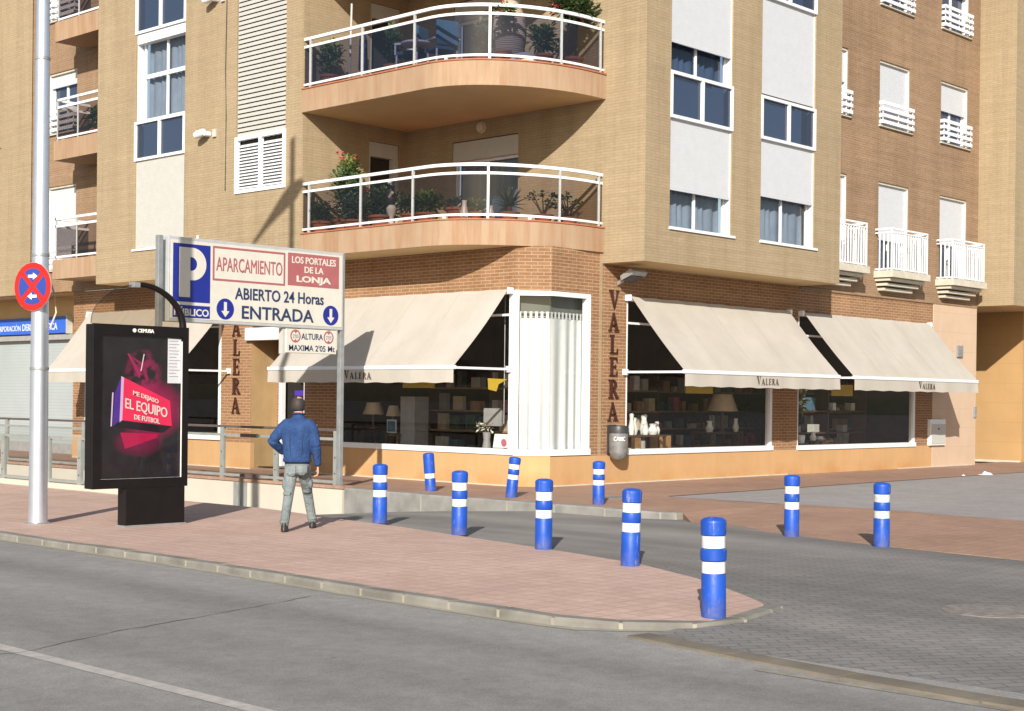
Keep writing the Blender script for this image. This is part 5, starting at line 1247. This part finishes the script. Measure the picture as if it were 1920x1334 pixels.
r = thing('cushion', 'round blue cushion leaning behind the agave on the lower balcony', 'cushion', (21.35, 20.65, Z1)); m = MB(); m.lathe([(.05, .0), (.30, .10), (.36, .28), (.30, .46), (.05, .56)], (21.35, 20.65, Z1), 20); m.build('cover', M['teal'], r, smooth=True)

# upper balcony
potted('green shrub behind the right half of the upper balcony glass', 22.0, 19.98, Z2, .20, .28, (0, 0, .34), (.34, .26, .32), 230, 'leaf2', .13, .07, 41)
r = potted('large leafy plant with red flowers spilling over the right end of the upper handrail', 22.72, 19.82, Z2, .20, .32, (-.12, -.12, .98), (.62, .34, .30), 620, 'leaf', .12, .07, 43); blossoms(r, (22.4, 19.72, 9.36), (.55, .14, .10), 16, 'petal', .06, 8)
potted('geranium with pink flowers in a clay pot at the middle of the upper handrail', 21.1, 20.2, Z2, .16, .24, (0, 0, .78), (.34, .26, .12), 150, 'leaf2', .09, .06, 45, (12, 'petal', .06))
potted('yellow green plant at the left end of the upper balcony', 20.55, 24.75, Z2, .20, .30, (0, 0, .42), (.26, .30, .36), 240, 'leaf2', .11, .06, 47)
potted('tall dark plant against the wall of the upper balcony', 20.75, 23.0, Z2, .18, .30, (0, 0, .40), (.18, .22, .42), 230, 'leaf', .11, .05, 49)
potted('dark leafy plant left of the wicker chair', 21.35, 21.0, Z2, .18, .26, (0, 0, .40), (.20, .22, .40), 210, 'leaf3', .11, .05, 51)
def chair(x, y, rz, lab):
    r = thing('garden_chair', lab, 'chair', (x, y, Z2), rz, 'chairs on the upper balcony'); 
    m = MB(); m.box(-.24, .24, -.24, .24, .42, .50); m.build('seat', M['teal'], r, local=True, bevel=.03)
    m = MB(); m.box(-.24, .24, .20, .28, .50, 1.0); m.build('backrest', M['teal'], r, local=True, bevel=.03)
    for sx in (-1, 1):
        for sy in (-1, 1): m = MB(); m.box(sx * .22 - .015, sx * .22 + .015, sy * .22 - .015, sy * .22 + .015, 0, .43); m.build('leg', M['white'], r, local=True)
    for sx in (-1, 1): m = MB(); m.box(sx * .27 - .02, sx * .27 + .02, -.24, .24, .62, .66); m.box(sx * .27 - .015, sx * .27 + .015, -.24, -.21, .42, .62); m.build('armrest', M['white'], r, local=True)
chair(20.85, 22.55, R(200), 'teal padded garden chair left of the middle post'); chair(20.95, 21.75, R(160), 'teal padded garden chair right of the middle post')
r = thing('garden_table', 'small white garden table between the teal chairs', 'table', (20.62, 22.15, Z2)); m = MB(); m.lathe([(.30, .56), (.32, .575), (.32, .60), (.30, .61)], (20.62, 22.15, Z2), 24); m.build('table_top', M['porc'], r); m = MB(); m.lathe([(.18, 0), (.16, .03), (.025, .06), (.025, .56)], (20.62, 22.15, Z2), 14); m.build('pedestal', M['porc'], r)
r = thing('wicker_chair', 'pale wicker hooded chair on the upper balcony', 'chair', (21.62, 20.55, Z2))
def wick():
    b = NB('wicker'); t = b.n('ShaderNodeTexWave', wave_type='BANDS', bands_direction='Z'); t.inputs['Scale'].default_value = 9; b.l(b.pos(), t.inputs['Vector'])
    b.bsdf(b.ramp(t.outputs[1], [(.3, (.20, .15, .10)), (.7, (.55, .46, .35))]), .8); return b.m
m = MB(); n = 14; rows = []
for j in range(9):
    z = .25 + .14 * j; rr_ = .36 * math.sqrt(max(.02, 1 - ((j - 3.4) / 5.2) ** 2)); rows.append([m.pt(21.66 + rr_ * math.sin(R(35) + (k / n) * R(250)), 20.60 + rr_ * math.cos(R(35) + (k / n) * R(250)) * -1 * -1, Z2 + z) for k in range(n + 1)])
for a, b in zip(rows, rows[1:]):
    for k in range(n): m.face((a[k], a[k + 1], b[k + 1], b[k]))
WK = wick(); m.build('hood', WK, r, smooth=True); m = MB(); m.lathe([(.28, 0), (.30, .3), (.34, .40), (.30, .46)], (21.66, 20.60, Z2), 18); m.build('seat', WK, r, smooth=True)
r = thing('laundry_bag', 'white cloth bundle under the rail of the upper balcony', 'bag', (21.6, 19.95, Z2)); m = MB(); m.lathe([(.05, .0), (.26, .02), (.30, .09), (.22, .2), (.06, .25)], (21.5, 20.02, Z2), 16); m.build('cloth', M['wcurtain'], r, smooth=True)
r = thing('clothes_pole', 'thin white pole standing at the left end of the upper balcony', 'pole', (20.62, 24.2, Z2)); m = MB(); m.tube([(20.62, 24.2, Z2 + .03), (20.66, 24.2, Z2 + 1.75)], .022, 8); m.build('tube', M['cream'], r); m = MB(); m.lathe([(.12, 0), (.12, .03), (.03, .06)], (20.62, 24.2, Z2), 14); m.build('foot', M['grey'], r)
r = thing('folded_parasol', 'folded navy parasol standing on the upper balcony', 'parasol', (20.6, 23.75, Z2)); m = MB(); m.lathe([(.03, .2), (.10, .3), (.085, .9), (.03, 1.1)], (20.6, 23.75, Z2), 12); m.build('cover', M['navy'], r, smooth=True); m = MB(); m.lathe([(.16, 0), (.16, .06), (.02, .08), (.02, 1.12)], (20.6, 23.75, Z2), 12); m.build('stand', M['grey'], r)
potted('leafy plant behind the glass of the small left balcony', 20.75, 34.2, 8.225, .18, .26, (0, 0, .30), (.22, .5, .30), 260, 'leaf', .12, .06, 61)

# ------------------------------------------------------------------ shop window displays
def table(x, y, w, d, h, lab, mat='dwood', z=.06):
    r = thing('display_table', lab, 'table', (x, y, z)); MB().box(x - w / 2, x + w / 2, y - d / 2, y + d / 2, z + h - .04, z + h).build('table_top', M[mat], r)
    for sx in (-1, 1):
        for sy in (-1, 1): MB().box(x + sx * (w / 2 - .04) - .025, x + sx * (w / 2 - .04) + .025, y + sy * (d / 2 - .04) - .025, y + sy * (d / 2 - .04) + .025, z, z + h - .04).build('leg', M[mat], r)
    MB().box(x - w / 2 + .03, x + w / 2 - .03, y - d / 2 + .03, y + d / 2 - .03, z + .38, z + .41).build('shelf', M[mat], r)
def vase(x, y, z, r0, h, lab, mat='porc', name='vase', group=None):
    r = thing(name, lab, name.replace('_', ' '), (x, y, z), 0, group); m = MB(); m.lathe([(r0 * .7, 0), (r0, h * .35), (r0 * .55, h * .8), (r0 * .7, h), (r0 * .5, h)], (x, y, z), 16); m.build('body', M[mat], r, smooth=True)
    m = MB(); m.lathe([(r0 * .72, h), (r0 * .75, h * 1.02), (r0 * .4, h * 1.08)], (x, y, z), 16); m.build('lid', M[mat], r, smooth=True)
def lamp(x, y, z, h, sr, lab):
    r = thing('table_lamp', lab, 'lamp', (x, y, z)); m = MB(); m.lathe([(.09, 0), (.09, .02), (.03, .05), (.05, h * .35), (.02, h * .6)], (x, y, z), 14); m.build('base', M['dwood'], r, smooth=True)
    m = MB(); m.lathe([(sr, h * .55), (sr * .62, h), (sr * .60, h)], (x, y, z), 20); m.build('lamp_shade', M['linen'], r, smooth=True)
table(25.35, 20.05, 1.15, .5, .90, 'dark display table inside the window beside the litter bin')
for k, (dx, dy, rr_, h, lab) in enumerate(((-.46, -.1, .07, .42, 'tall white candle jar at the left end of the display table'), (-.24, .02, .10, .34, 'white lidded jar left of the middle of the display table'), (-.04, -.14, .08, .22, 'low white pot at the front of the display table'), (.14, .04, .10, .40, 'tall ribbed white jar right of the middle of the display table'), (.30, -.08, .12, .22, 'wide white pot at the right of the display table'), (.48, -.05, .07, .26, 'slim white jar at the right end of the display table'))): vase(25.35 + dx, 20.05 + dy, .962, rr_, h, lab)
r = thing('gift_box', 'pair of white boxes on the lower shelf of the display table', 'box', (25.05, 20.0, .475)); MB().box(24.88, 25.12, 19.9, 20.1, .472, .68).build('carton', M['porc'], r); MB().box(25.16, 25.36, 19.9, 20.1, .472, .64).build('carton', M['cream'], r)
vase(25.2, 20.55, .06, .17, 1.88, 'tall pale vase behind the display table', 'cream'); vase(24.75, 20.4, .06, .14, 1.85, 'grey green vase at the left edge of the window', 'leaf3')
for k, (x, lab) in enumerate(((26.15, 'pale wooden chair right of the display table'), (26.62, 'second pale wooden chair farther right of the display table'))):
    r = thing('wooden_chair', lab, 'chair', (x, 20.2, .06)); MB().box(x - .2, x + .2, 20.0, 20.4, .48, .53).build('seat', M['wood'], r)
    MB().box(x - .2, x + .2, 20.37, 20.41, .53, 1.02 - .1 * k).build('backrest', M['wood'], r)
    for sx in (-1, 1):
        for yy in (20.03, 20.37): MB().box(x + sx * .17 - .022, x + sx * .17 + .022, yy - .022, yy + .022, .06, .48).build('leg', M['wood'], r)
table(28.9, 20.6, 1.3, .6, .92, 'dark console inside the window below the linen lamp'); lamp(29.1, 20.6, .98, .88, .36, 'linen shaded table lamp on the console')
vase(28.45, 20.5, .98, .10, .25, 'white jar left of the linen lamp'); vase(29.5, 20.5, .98, .08, .3, 'white jar right of the linen lamp')
for x, y, lab in ((26.84, 19.62, 'yellow paper strip in the window under the middle awning'), (32.8, 19.62, 'yellow paper strip in the window under the right awning')):
    o = MB().box(x - .50, x + .50, y, y + .01, 1.86, 2.14).build('paper_strip', M['yellow']); tag(o, lab, 'notice')
o = MB().box(21.36, 21.37, 22.29, 23.25, 1.90, 2.16).build('paper_strip', M['yellow']); tag(o, 'yellow paper strip in the window under the left awning', 'notice')
r = thing('hanging_mobile', 'yellow cut-out on a string left of the white curtain', 'decoration', (21.5, 20.45, 2.2)); m = MB(FX(21.5)); m.prism([(20.36, 2.08), (20.90, 2.10), (20.88, 1.88), (20.66, 1.84), (20.60, 1.98)], 'w', 0, .01); m.build('shape', M['yellow'], r); m = MB(); m.tube([(21.5, 20.45, 3.9), (21.5, 20.45, 1.2)], .006, 5); m.build('string', M['porc'], r)
o = MB().box(22.0, 22.04, 21.0, 21.5, 1.14, 1.50).build('canvas_print', M['grey']); tag(o, 'grey canvas hanging behind the yellow cut-out', 'picture')
o = MB().box(21.9, 22.3, 23.45, 23.9, .06, 1.72).build('display_column', M['grey']); tag(o, 'grey column standing in the left window', 'column')
r = thing('gift_card', 'white card with pink flowers standing in the corner of the window', 'card', (21.45, 20.42, .72)); m = MB(FX(21.42)); m.quad((20.22, 0, .73), (20.62, .05, .73), (20.62, .0, 1.0), (20.22, -.04, 1.0)); m.build('card', M['porc'], r); m = MB(FX(21.415)); m.prism([(20.34 + .07 * math.cos(t), .84 + .07 * math.sin(t)) for t in [2 * math.pi * k / 12 for k in range(12)]], 'w', .03, .034); m.build('printed_flower', M['pinkcard'], r)
o = MB().box(21.42, 21.55, 20.05, 20.20, .72, 1.22).build('white_block', M['porc']); tag(o, 'tall white display block beside the white curtain', 'block')
lamp(22.1, 25.0, 1.0, .58, .24, 'small linen lamp in the dark left window beside the sign post'); lamp(22.2, 24.45, 1.0, .52, .17, 'smaller linen lamp right of the sign post')
table(22.25, 24.9, .5, .9, .93, 'dark wooden sideboard inside the left window')
r = thing('picture_frame', 'small framed blue picture in the left window', 'picture', (21.8, 24.07, .9)); m = MB(FX(21.8)); m.box(23.93, 24.22, -.03, .0, .93, 1.22); m.build('frame', M['alum'], r); m = MB(FX(21.8)); m.box(23.96, 24.19, .0, .004, .96, 1.19); m.build('picture', M['teal'], r)
table(22.0, 24.07, .4, .4, .85, 'narrow dark stand under the framed blue picture')
r = thing('flower_vase', 'vase of dried cream flowers in the left window', 'flowers', (22.0, 21.4, .06)); m = MB(); m.lathe([(.10, 0), (.13, .4), (.07, .8), (.09, .95)], (22.0, 21.4, .06), 14); m.build('vase', M['grey'], r, smooth=True); leaves(r, (22.0, 21.4, 1.12), (.22, .36, .10), 60, 'wpetal', .08, .05, 71, name='petals', stems=6)
r = thing('orchid', 'white orchid with yellow green leaves in the right window', 'flowers', (31.30, 19.85, .72)); m = MB(); m.lathe([(.09, 0), (.11, .18), (.10, .2)], (31.30, 19.85, .70), 14); m.build('pot', M['porc'], r, smooth=True); m = MB(); m.tube([(31.30, 19.85, .88), (31.36, 19.85, 1.4), (31.30, 19.82, 1.9)], .008, 5); m.build('stem', M['leaf'], r); blossoms(r, (31.30, 19.82, 1.80), (.16, .08, .20), 14, 'wpetal', .08, 77); leaves(r, (31.22, 19.82, 1.72), (.10, .08, .28), 40, 'leaf2', .16, .08, 78, stems=0)
table(31.32, 19.9, .5, .4, .62, 'dark stool carrying the orchid')
r = thing('wall_shelf', 'dark shelf of pale boxes inside the right window', 'shelf', (33.4, 20.6, 1.4)); 
for z in (.9, 1.45, 2.0): MB().box(31.6, 35.4, 20.45, 20.85, z, z + .04).build('board', M['dwood'], r)
for x in (31.6, 33.5, 35.36): MB().box(x, x + .05, 20.45, 20.85, .06, 2.6).build('upright', M['dwood'], r)
random.seed(90)
SH = [('white box', 'porc'), ('grey box', 'grey'), ('cream box', 'cream'), ('blue grey box', 'teal')]
for k, (x, z, w_, h_, c) in enumerate(((31.9, 1.49, .16, .22, 0), (32.25, 1.49, .22, .30, 1), (32.75, 1.49, .2, .33, 3), (33.8, 1.49, .14, .2, 0), (32.1, .94, .2, .16, 1), (32.9, .94, .25, .2, 2), (34.3, .94, .2, .18, 1), (34.7, 1.49, .18, .2, 2))):
    o = MB().box(x, x + w_, 20.48, 20.68, z, z + h_).build('gift_box', M[SH[c][1]], bevel=.006); tag(o, f"{SH[c][0]} on the {'middle' if z > 1.2 else 'lower'} board of the dark shelf, {('far left', 'left', 'left of centre', 'right of centre', 'left', 'centre', 'right', 'far right')[k]}", 'box', 'boxes on the shelf in the right window')
table(32.2, 19.95, .9, .4, .70, 'low dark table at the left of the right window')
vase(31.85, 19.85, .76, .09, .2, 'small white pot at the foot of the orchid'); vase(32.25, 19.9, .76, .12, .10, 'white dish on the low dark table')
def stock(x0, x1, y, boards, n, where, along='x', seed=1):
    random.seed(seed); r = thing('stock_shelf', 'tall dark stock shelf ' + where, 'shelf', (x0 if along == 'x' else y, y if along == 'x' else x0, .06))
    B = (lambda m, a, b, c, d, e, f: m.box(a, b, c, d, e, f)) if along == 'x' else (lambda m, a, b, c, d, e, f: m.box(c, d, a, b, e, f))
    for z in boards: m = MB(); B(m, x0, x1, y, y + .4, z, z + .035); m.build('board', M['wood'], r)
    for x in (x0, (x0 + x1) / 2, x1 - .04): m = MB(); B(m, x, x + .04, y, y + .4, .06, boards[-1] + .5); m.build('upright', M['dwood'], r)
    kinds = ['porc', 'grey', 'cream', 'teal', 'linen', 'wood', 'pinkcard', 'leaf3']
    for z in boards:
        x = x0 + .12
        while x < x1 - .3:
            w_ = random.uniform(.10, .30); h_ = random.uniform(.10, .38); m = MB(); B(m, x, x + w_, y + .04, y + .04 + random.uniform(.1, .25), z + .036, z + .036 + h_)
            kd = random.choice(kinds); o = m.build('stock_item', M[kd], bevel=.008); tag(o, {'porc': 'white', 'grey': 'grey', 'cream': 'cream', 'teal': 'blue grey', 'linen': 'beige', 'wood': 'wooden', 'pinkcard': 'dark pink', 'leaf3': 'grey green'}[kd] + ' box on the dark shelf ' + where, 'stock', 'boxes on the dark shelf ' + where); x += w_ + random.uniform(.06, .35)
stock(24.6, 29.0, 22.4, (.5, .95, 1.4, 1.9), 1, 'deep inside the middle window', 'x', 5)
stock(20.9, 24.8, 23.6, (.5, .95, 1.4, 1.9), 1, 'deep inside the left window', 'y', 6)
stock(29.6, 35.2, 23.6, (.5, .95, 1.4, 1.9), 1, 'at the back behind the linen lamp', 'x', 8)
stock(33.2, 36.9, 21.6, (.5, .95, 1.4, 1.9), 1, 'deep inside the right window', 'x', 9)
# left window behind the advertising panel
vase(21.7, 29.9, .80, .18, .22, 'blue bowl in the window left of the pillar', 'teal', name='bowl'); table(21.75, 30.2, .5, 1.0, .74, 'dark table in the window left of the brick pillar'); 
r = thing('dress_form', 'dark dress form standing in the window left of the pillar', 'mannequin', (22.2, 30.1, .06)); m = MB(); m.lathe([(.16, 0), (.14, .03), (.02, .05), (.02, .8), (.14, .85), (.17, 1.0), (.12, 1.2), (.18, 1.45), (.14, 1.58), (.05, 1.62), (.05, 1.7)], (22.2, 30.1, .06), 16); m.build('torso', M['pinkcard'], r, smooth=True)

# ------------------------------------------------------------------ the walking man
def remesh(name, mb, mat, parent, vox, smooth=4):
    me = bpy.data.meshes.new('tmp'); me.from_pydata(mb.v, [], mb.f); bm = bmesh.new(); bm.from_mesh(me); bmesh.ops.recalc_face_normals(bm, faces=bm.faces); bm.to_mesh(me); bm.free()
    o = bpy.data.objects.new('tmp', me); COL.objects.link(o)
    a = o.modifiers.new('r', 'REMESH'); a.mode = 'VOXEL'; a.voxel_size = vox
    b = o.modifiers.new('s', 'SMOOTH'); b.factor = .5; b.iterations = smooth
    dg = bpy.context.evaluated_depsgraph_get(); dg.update(); out = bpy.data.meshes.new_from_object(o.evaluated_get(dg)); bpy.data.objects.remove(o); bpy.data.meshes.remove(me)
    out.name = name; out.materials.clear(); out.materials.append(mat); out.polygons.foreach_set('use_smooth', [True] * len(out.polygons))
    return link(name, out, parent, local=True)
def loft(mb, rings, seg=22):
    """rings: (cx, cy, cz, rx, ry) horizontal ellipses"""
    L = [[mb.pt(cx + rx * math.cos(2 * math.pi * j / seg), cy + ry * math.sin(2 * math.pi * j / seg), cz) for j in range(seg)] for cx, cy, cz, rx, ry in rings]
    for a, b in zip(L, L[1:]):
        for j in range(seg): mb.face((a[j], a[(j + 1) % seg], b[(j + 1) % seg], b[j]))
    mb.face(L[0][::-1]); mb.face(L[-1])
def ball(mb, c, r, n=10):
    rx, ry, rz = r if isinstance(r, tuple) else (r, r, r)
    loft(mb, [(c[0], c[1], c[2] - rz * math.cos(math.pi * k / n), max(.001, rx * math.sin(math.pi * k / n)), max(.001, ry * math.sin(math.pi * k / n))) for k in range(n + 1)], 14)
def limb(mb, pts, rad, seg=14):
    P = [Vector(p) for p in pts]; path = []; rr_ = []
    for k in range(len(P) - 1):
        for j in range(6):
            t = j / 6; path.append(P[k].lerp(P[k + 1], t)); rr_.append(rad[k] + (rad[k + 1] - rad[k]) * t)
    path.append(P[-1]); rr_.append(rad[-1]); mb.tube(path, rr_, seg)
    ball(mb, P[0], rad[0]); ball(mb, P[-1], rad[-1])
MAN = thing('person', 'person seen from behind in a blue denim jacket and grey jeans walking over the pavement', 'person', (12.05, 15.06, 0), R(-44.0))
# local axes: x to his right, y the way he walks, z up
SHL, SHR = (-.185, .0, 1.365), (.165, .0, 1.365)
ELL, ELR = (-.325, -.02, 1.13), (.225, -.04, 1.09)
WRL, WRR = (-.20, .16, .985), (.245, .05, .835)
HIL, HIR = (-.095, -.02, .86), (.085, .02, .86)
KNL, KNR = (-.105, -.09, .455), (.105, .22, .46)
ANL, ANR = (-.135, -.30, .085), (.165, .29, .085)
mb = MB()
loft(mb, [(-.005, 0, .86, .10, .075), (0, 0, .95, .105, .075), (0, .005, 1.15, .125, .085), (0, .01, 1.30, .12, .08), (0, .0, 1.38, .08, .06), (0, .01, 1.45, .058, .060), (.0, .03, 1.50, .055, .058), (0, .04, 1.54, .054, .056)])
limb(mb, [(-.12, 0, 1.31), ELL, WRL], [.045, .038, .028]); limb(mb, [(.11, 0, 1.31), ELR, WRR], [.045, .038, .028])
limb(mb, [(-.075, -.02, .80), KNL, ANL], [.068, .05, .036]); limb(mb, [(.065, .02, .80), KNR, ANR], [.068, .05, .036])
hc = Vector((-.01, .055, 1.585))
loft(mb, [(hc.x + dx, hc.y + dy, hc.z + dz, rx, ry) for dx, dy, dz, rx, ry in ((-.006, .03, -.118, .02, .03), (-.005, .02, -.10, .050, .062), (-.004, .012, -.07, .064, .082), (-.002, .004, -.03, .071, .092), (0, 0, .01, .075, .098), (0, -.004, .05, .073, .094), (0, -.006, .08, .062, .080), (0, -.006, .100, .042, .056), (0, -.006, .110, .012, .02))], 24)
ball(mb, hc + Vector((-.01, .100, -.022)), (.013, .020, .022))                                # nose
ball(mb, hc + Vector((-.01, .086, -.066)), (.022, .010, .007)); ball(mb, hc + Vector((-.01, .088, -.098)), (.02, .014, .014))
for s in (-1, 1):
    ball(mb, hc + Vector((s * .077, -.004, -.018)), (.010, .022, .032)); ball(mb, hc + Vector((s * .030 - .008, .084, .012)), (.016, .008, .007))
def hand(wr, d, side, palm_n, curl):
    """palm, four curled fingers of unequal length, and a thumb from the side of the palm"""
    wr = Vector(wr); d = Vector(d).normalized(); s = Vector(side).normalized(); n = Vector(palm_n).normalized()
    for k in range(5):
        c = wr + d * (.016 * k + .008); w_ = .026 + .003 * min(k, 3)
        mb.tube([c - s * w_, c - s * w_ * .3, c + s * w_ * .3, c + s * w_], [.012, .015, .015, .012], 10)
    base = wr + d * .082
    for k, (o_, L_) in enumerate(((-.030, .058), (-.010, .072), (.011, .067), (.030, .050))):
        p = base + s * o_; q = p + (d * math.cos(curl * .6) + n * math.sin(curl * .6)) * L_ * .5
        q2 = q + (d * math.cos(curl * 1.5) + n * math.sin(curl * 1.5)) * L_ * .35; q3 = q2 + (d * math.cos(curl * 2.3) + n * math.sin(curl * 2.3)) * L_ * .28
        mb.tube([p - d * .012, p, q, q2, q3], [.0095, .0095, .009, .0082, .0068], 8)
    t0 = wr + d * .022 - s * .028; t1 = t0 - s * .024 + d * .026 + n * .008; t2 = t1 + d * .026 + n * .018; mb.tube([t0, t1, t2], [.012, .0105, .008], 8)
hand(Vector(WRR) + Vector((.0, .01, -.035)), (.02, .16, -1), (.12, -1, -.1), (-1, -.1, 0), .75)
hand(Vector(WRL) + Vector((.03, .03, -.02)), (.70, .62, -.35), (-.2, .2, .9), (.5, -.7, .1), .6)
remesh('body', mb, M['skin'], MAN, .0052, 2)
mb = MB()
loft(mb, [(-.012, 0, .868, .168, .122), (-.012, 0, .885, .176, .128), (-.012, -.002, .91, .172, .126), (-.012, -.002, .96, .176, .124), (-.01, -.004, 1.05, .187, .126), (-.008, -.006, 1.16, .197, .130), (-.006, -.008, 1.26, .200, .126), (-.004, -.006, 1.335, .185, .112), (-.002, -.002, 1.395, .130, .092), (0, .002, 1.43, .085, .078), (0, .006, 1.462, .074, .075), (0, .008, 1.485, .072, .074)], 28)
limb(mb, [(-.145, 0, 1.338), (-.20, -.004, 1.29), ELL, (-.215, .14, 1.0)], [.078, .076, .068, .053]); limb(mb, [(.130, 0, 1.338), (.178, -.004, 1.28), ELR, (.243, .045, .855)], [.078, .074, .065, .051])
remesh('jacket', mb, M['denim'], MAN, .009, 5)
mb = MB(); loft(mb, [(-.012, 0, .862, .171, .125), (-.012, 0, .871, .180, .132), (-.012, 0, .905, .180, .132), (-.012, 0, .914, .171, .126)], 28); remesh('waistband', mb, M['denim'], MAN, .008, 2)
mb = MB()
for u in (-.085, .07): mb.tube([(u * .8 - .012, -.126, .93), (u - .01, -.132, 1.06), (u * 1.02 - .008, -.136, 1.16), (u * 1.05 - .006, -.128, 1.255)], .0045, 6)
mb.tube([(-.165, -.085, 1.285), (-.10, -.118, 1.268), (-.006, -.131, 1.258), (.09, -.118, 1.268), (.15, -.085, 1.285)], .0045, 6)
mb.build('seam', m_plain('denim_seam', (.024, .05, .125), .9), MAN, smooth=True, local=True)
mb = MB(); mb.tube([(.02, -.078, 1.485), (.045, -.07, 1.478), (.07, -.02, 1.476), (.072, .04, 1.474)], .012, 8); mb.tube([(.02, -.078, 1.485), (-.02, -.08, 1.485), (-.06, -.05, 1.478), (-.074, .02, 1.474)], .012, 8); remesh('collar', mb, M['denim'], MAN, .006, 3)
mb = MB(); loft(mb, [(-.012, 0, .835, .155, .112), (-.012, 0, .86, .160, .116), (-.012, 0, .88, .150, .106)], 26); remesh('shirt_hem', mb, M['shirt'], MAN, .008, 2)
mb = MB()
loft(mb, [(-.005, -.005, .70, .10, .08), (-.006, -.012, .74, .155, .115), (-.008, -.014, .79, .163, .120), (-.010, -.008, .83, .155, .113), (-.010, -.002, .852, .148, .105)], 26)
limb(mb, [(-.085, -.02, .78), (-.105, -.085, .455), (-.135, -.285, .105)], [.091, .064, .057]); limb(mb, [(.075, .02, .78), (.105, .22, .46), (.163, .295, .105)], [.091, .064, .057])
for (x, y, z, r3) in ((-.170, -.05, .585, (.026, .055, .065)), (.158, .10, .585, (.026, .055, .065)), (-.12, -.135, .47, (.055, .05, .03)), (.10, .155, .48, (.055, .05, .03)), (-.135, -.285, .13, (.064, .07, .03)), (.162, .29, .13, (.064, .07, .03)), (-.07, -.125, .735, (.06, .03, .05)), (.06, -.11, .745, (.06, .03, .05))): ball(mb, (x, y, z), r3)
remesh('jeans', mb, M['jeans'], MAN, .008, 3)
for x, y, z in ((-.075, -.146, .775), (.07, -.128, .785)):
    mb = MB(); mb.prism([(x - .06, z - .05), (x + .06, z - .05), (x + .06, z + .05), (x - .06, z + .05)], 'w', y - .006, y + .02); mb.build('back_pocket', M['jeans'], MAN, local=True, bevel=.005)
for a, ln in ((ANL, 0), (ANR, 0)):
    mb = MB(); x, y = a[0], a[1]
    loft(mb, [(x, y + .06, .004, .045, .135), (x, y + .06, .028, .048, .138), (x, y + .05, .06, .045, .118), (x, y + .015, .095, .042, .065), (x, y, .125, .040, .048)], 18)
    remesh('shoe', mb, M['shoe'], MAN, .007, 2)
mb = MB()
H = []
for j in range(13):
    th = -.30 + (math.pi / 2 + .12) * j / 12        # latitude over the skull
    for k in range(29): pass
seg = 40; rows = []
for j in range(15):
    la = R(-38) + R(118) * j / 14
    row = []
    for k in range(seg + 1):
        a = R(-28) + R(236 - 0) * k / seg + math.pi * 0      # from right temple round the back to the left temple
        a = R(160) + R(220) * k / seg
        row.append(mb.pt(hc.x + .0795 * math.cos(la) * math.cos(a), hc.y - .004 + .1035 * math.cos(la) * math.sin(a), hc.z + .112 * math.sin(la) + .002))
    rows.append(row)
for j in range(14):
    for k in range(seg):
        la = -38 + 118 * j / 14; a = 160 + 220 * k / seg
        if la > 44 and 255 < a: continue                       # thin crown, bald to the right
        if la > 58: continue
        mb.face((rows[j][k], rows[j][k + 1], rows[j + 1][k + 1], rows[j + 1][k]))
o = mb.build('hair', M['hair'], MAN, smooth=True, local=True)
sm = o.modifiers.new('thickness', 'SOLIDIFY'); sm.thickness = .008; sm.offset = 1
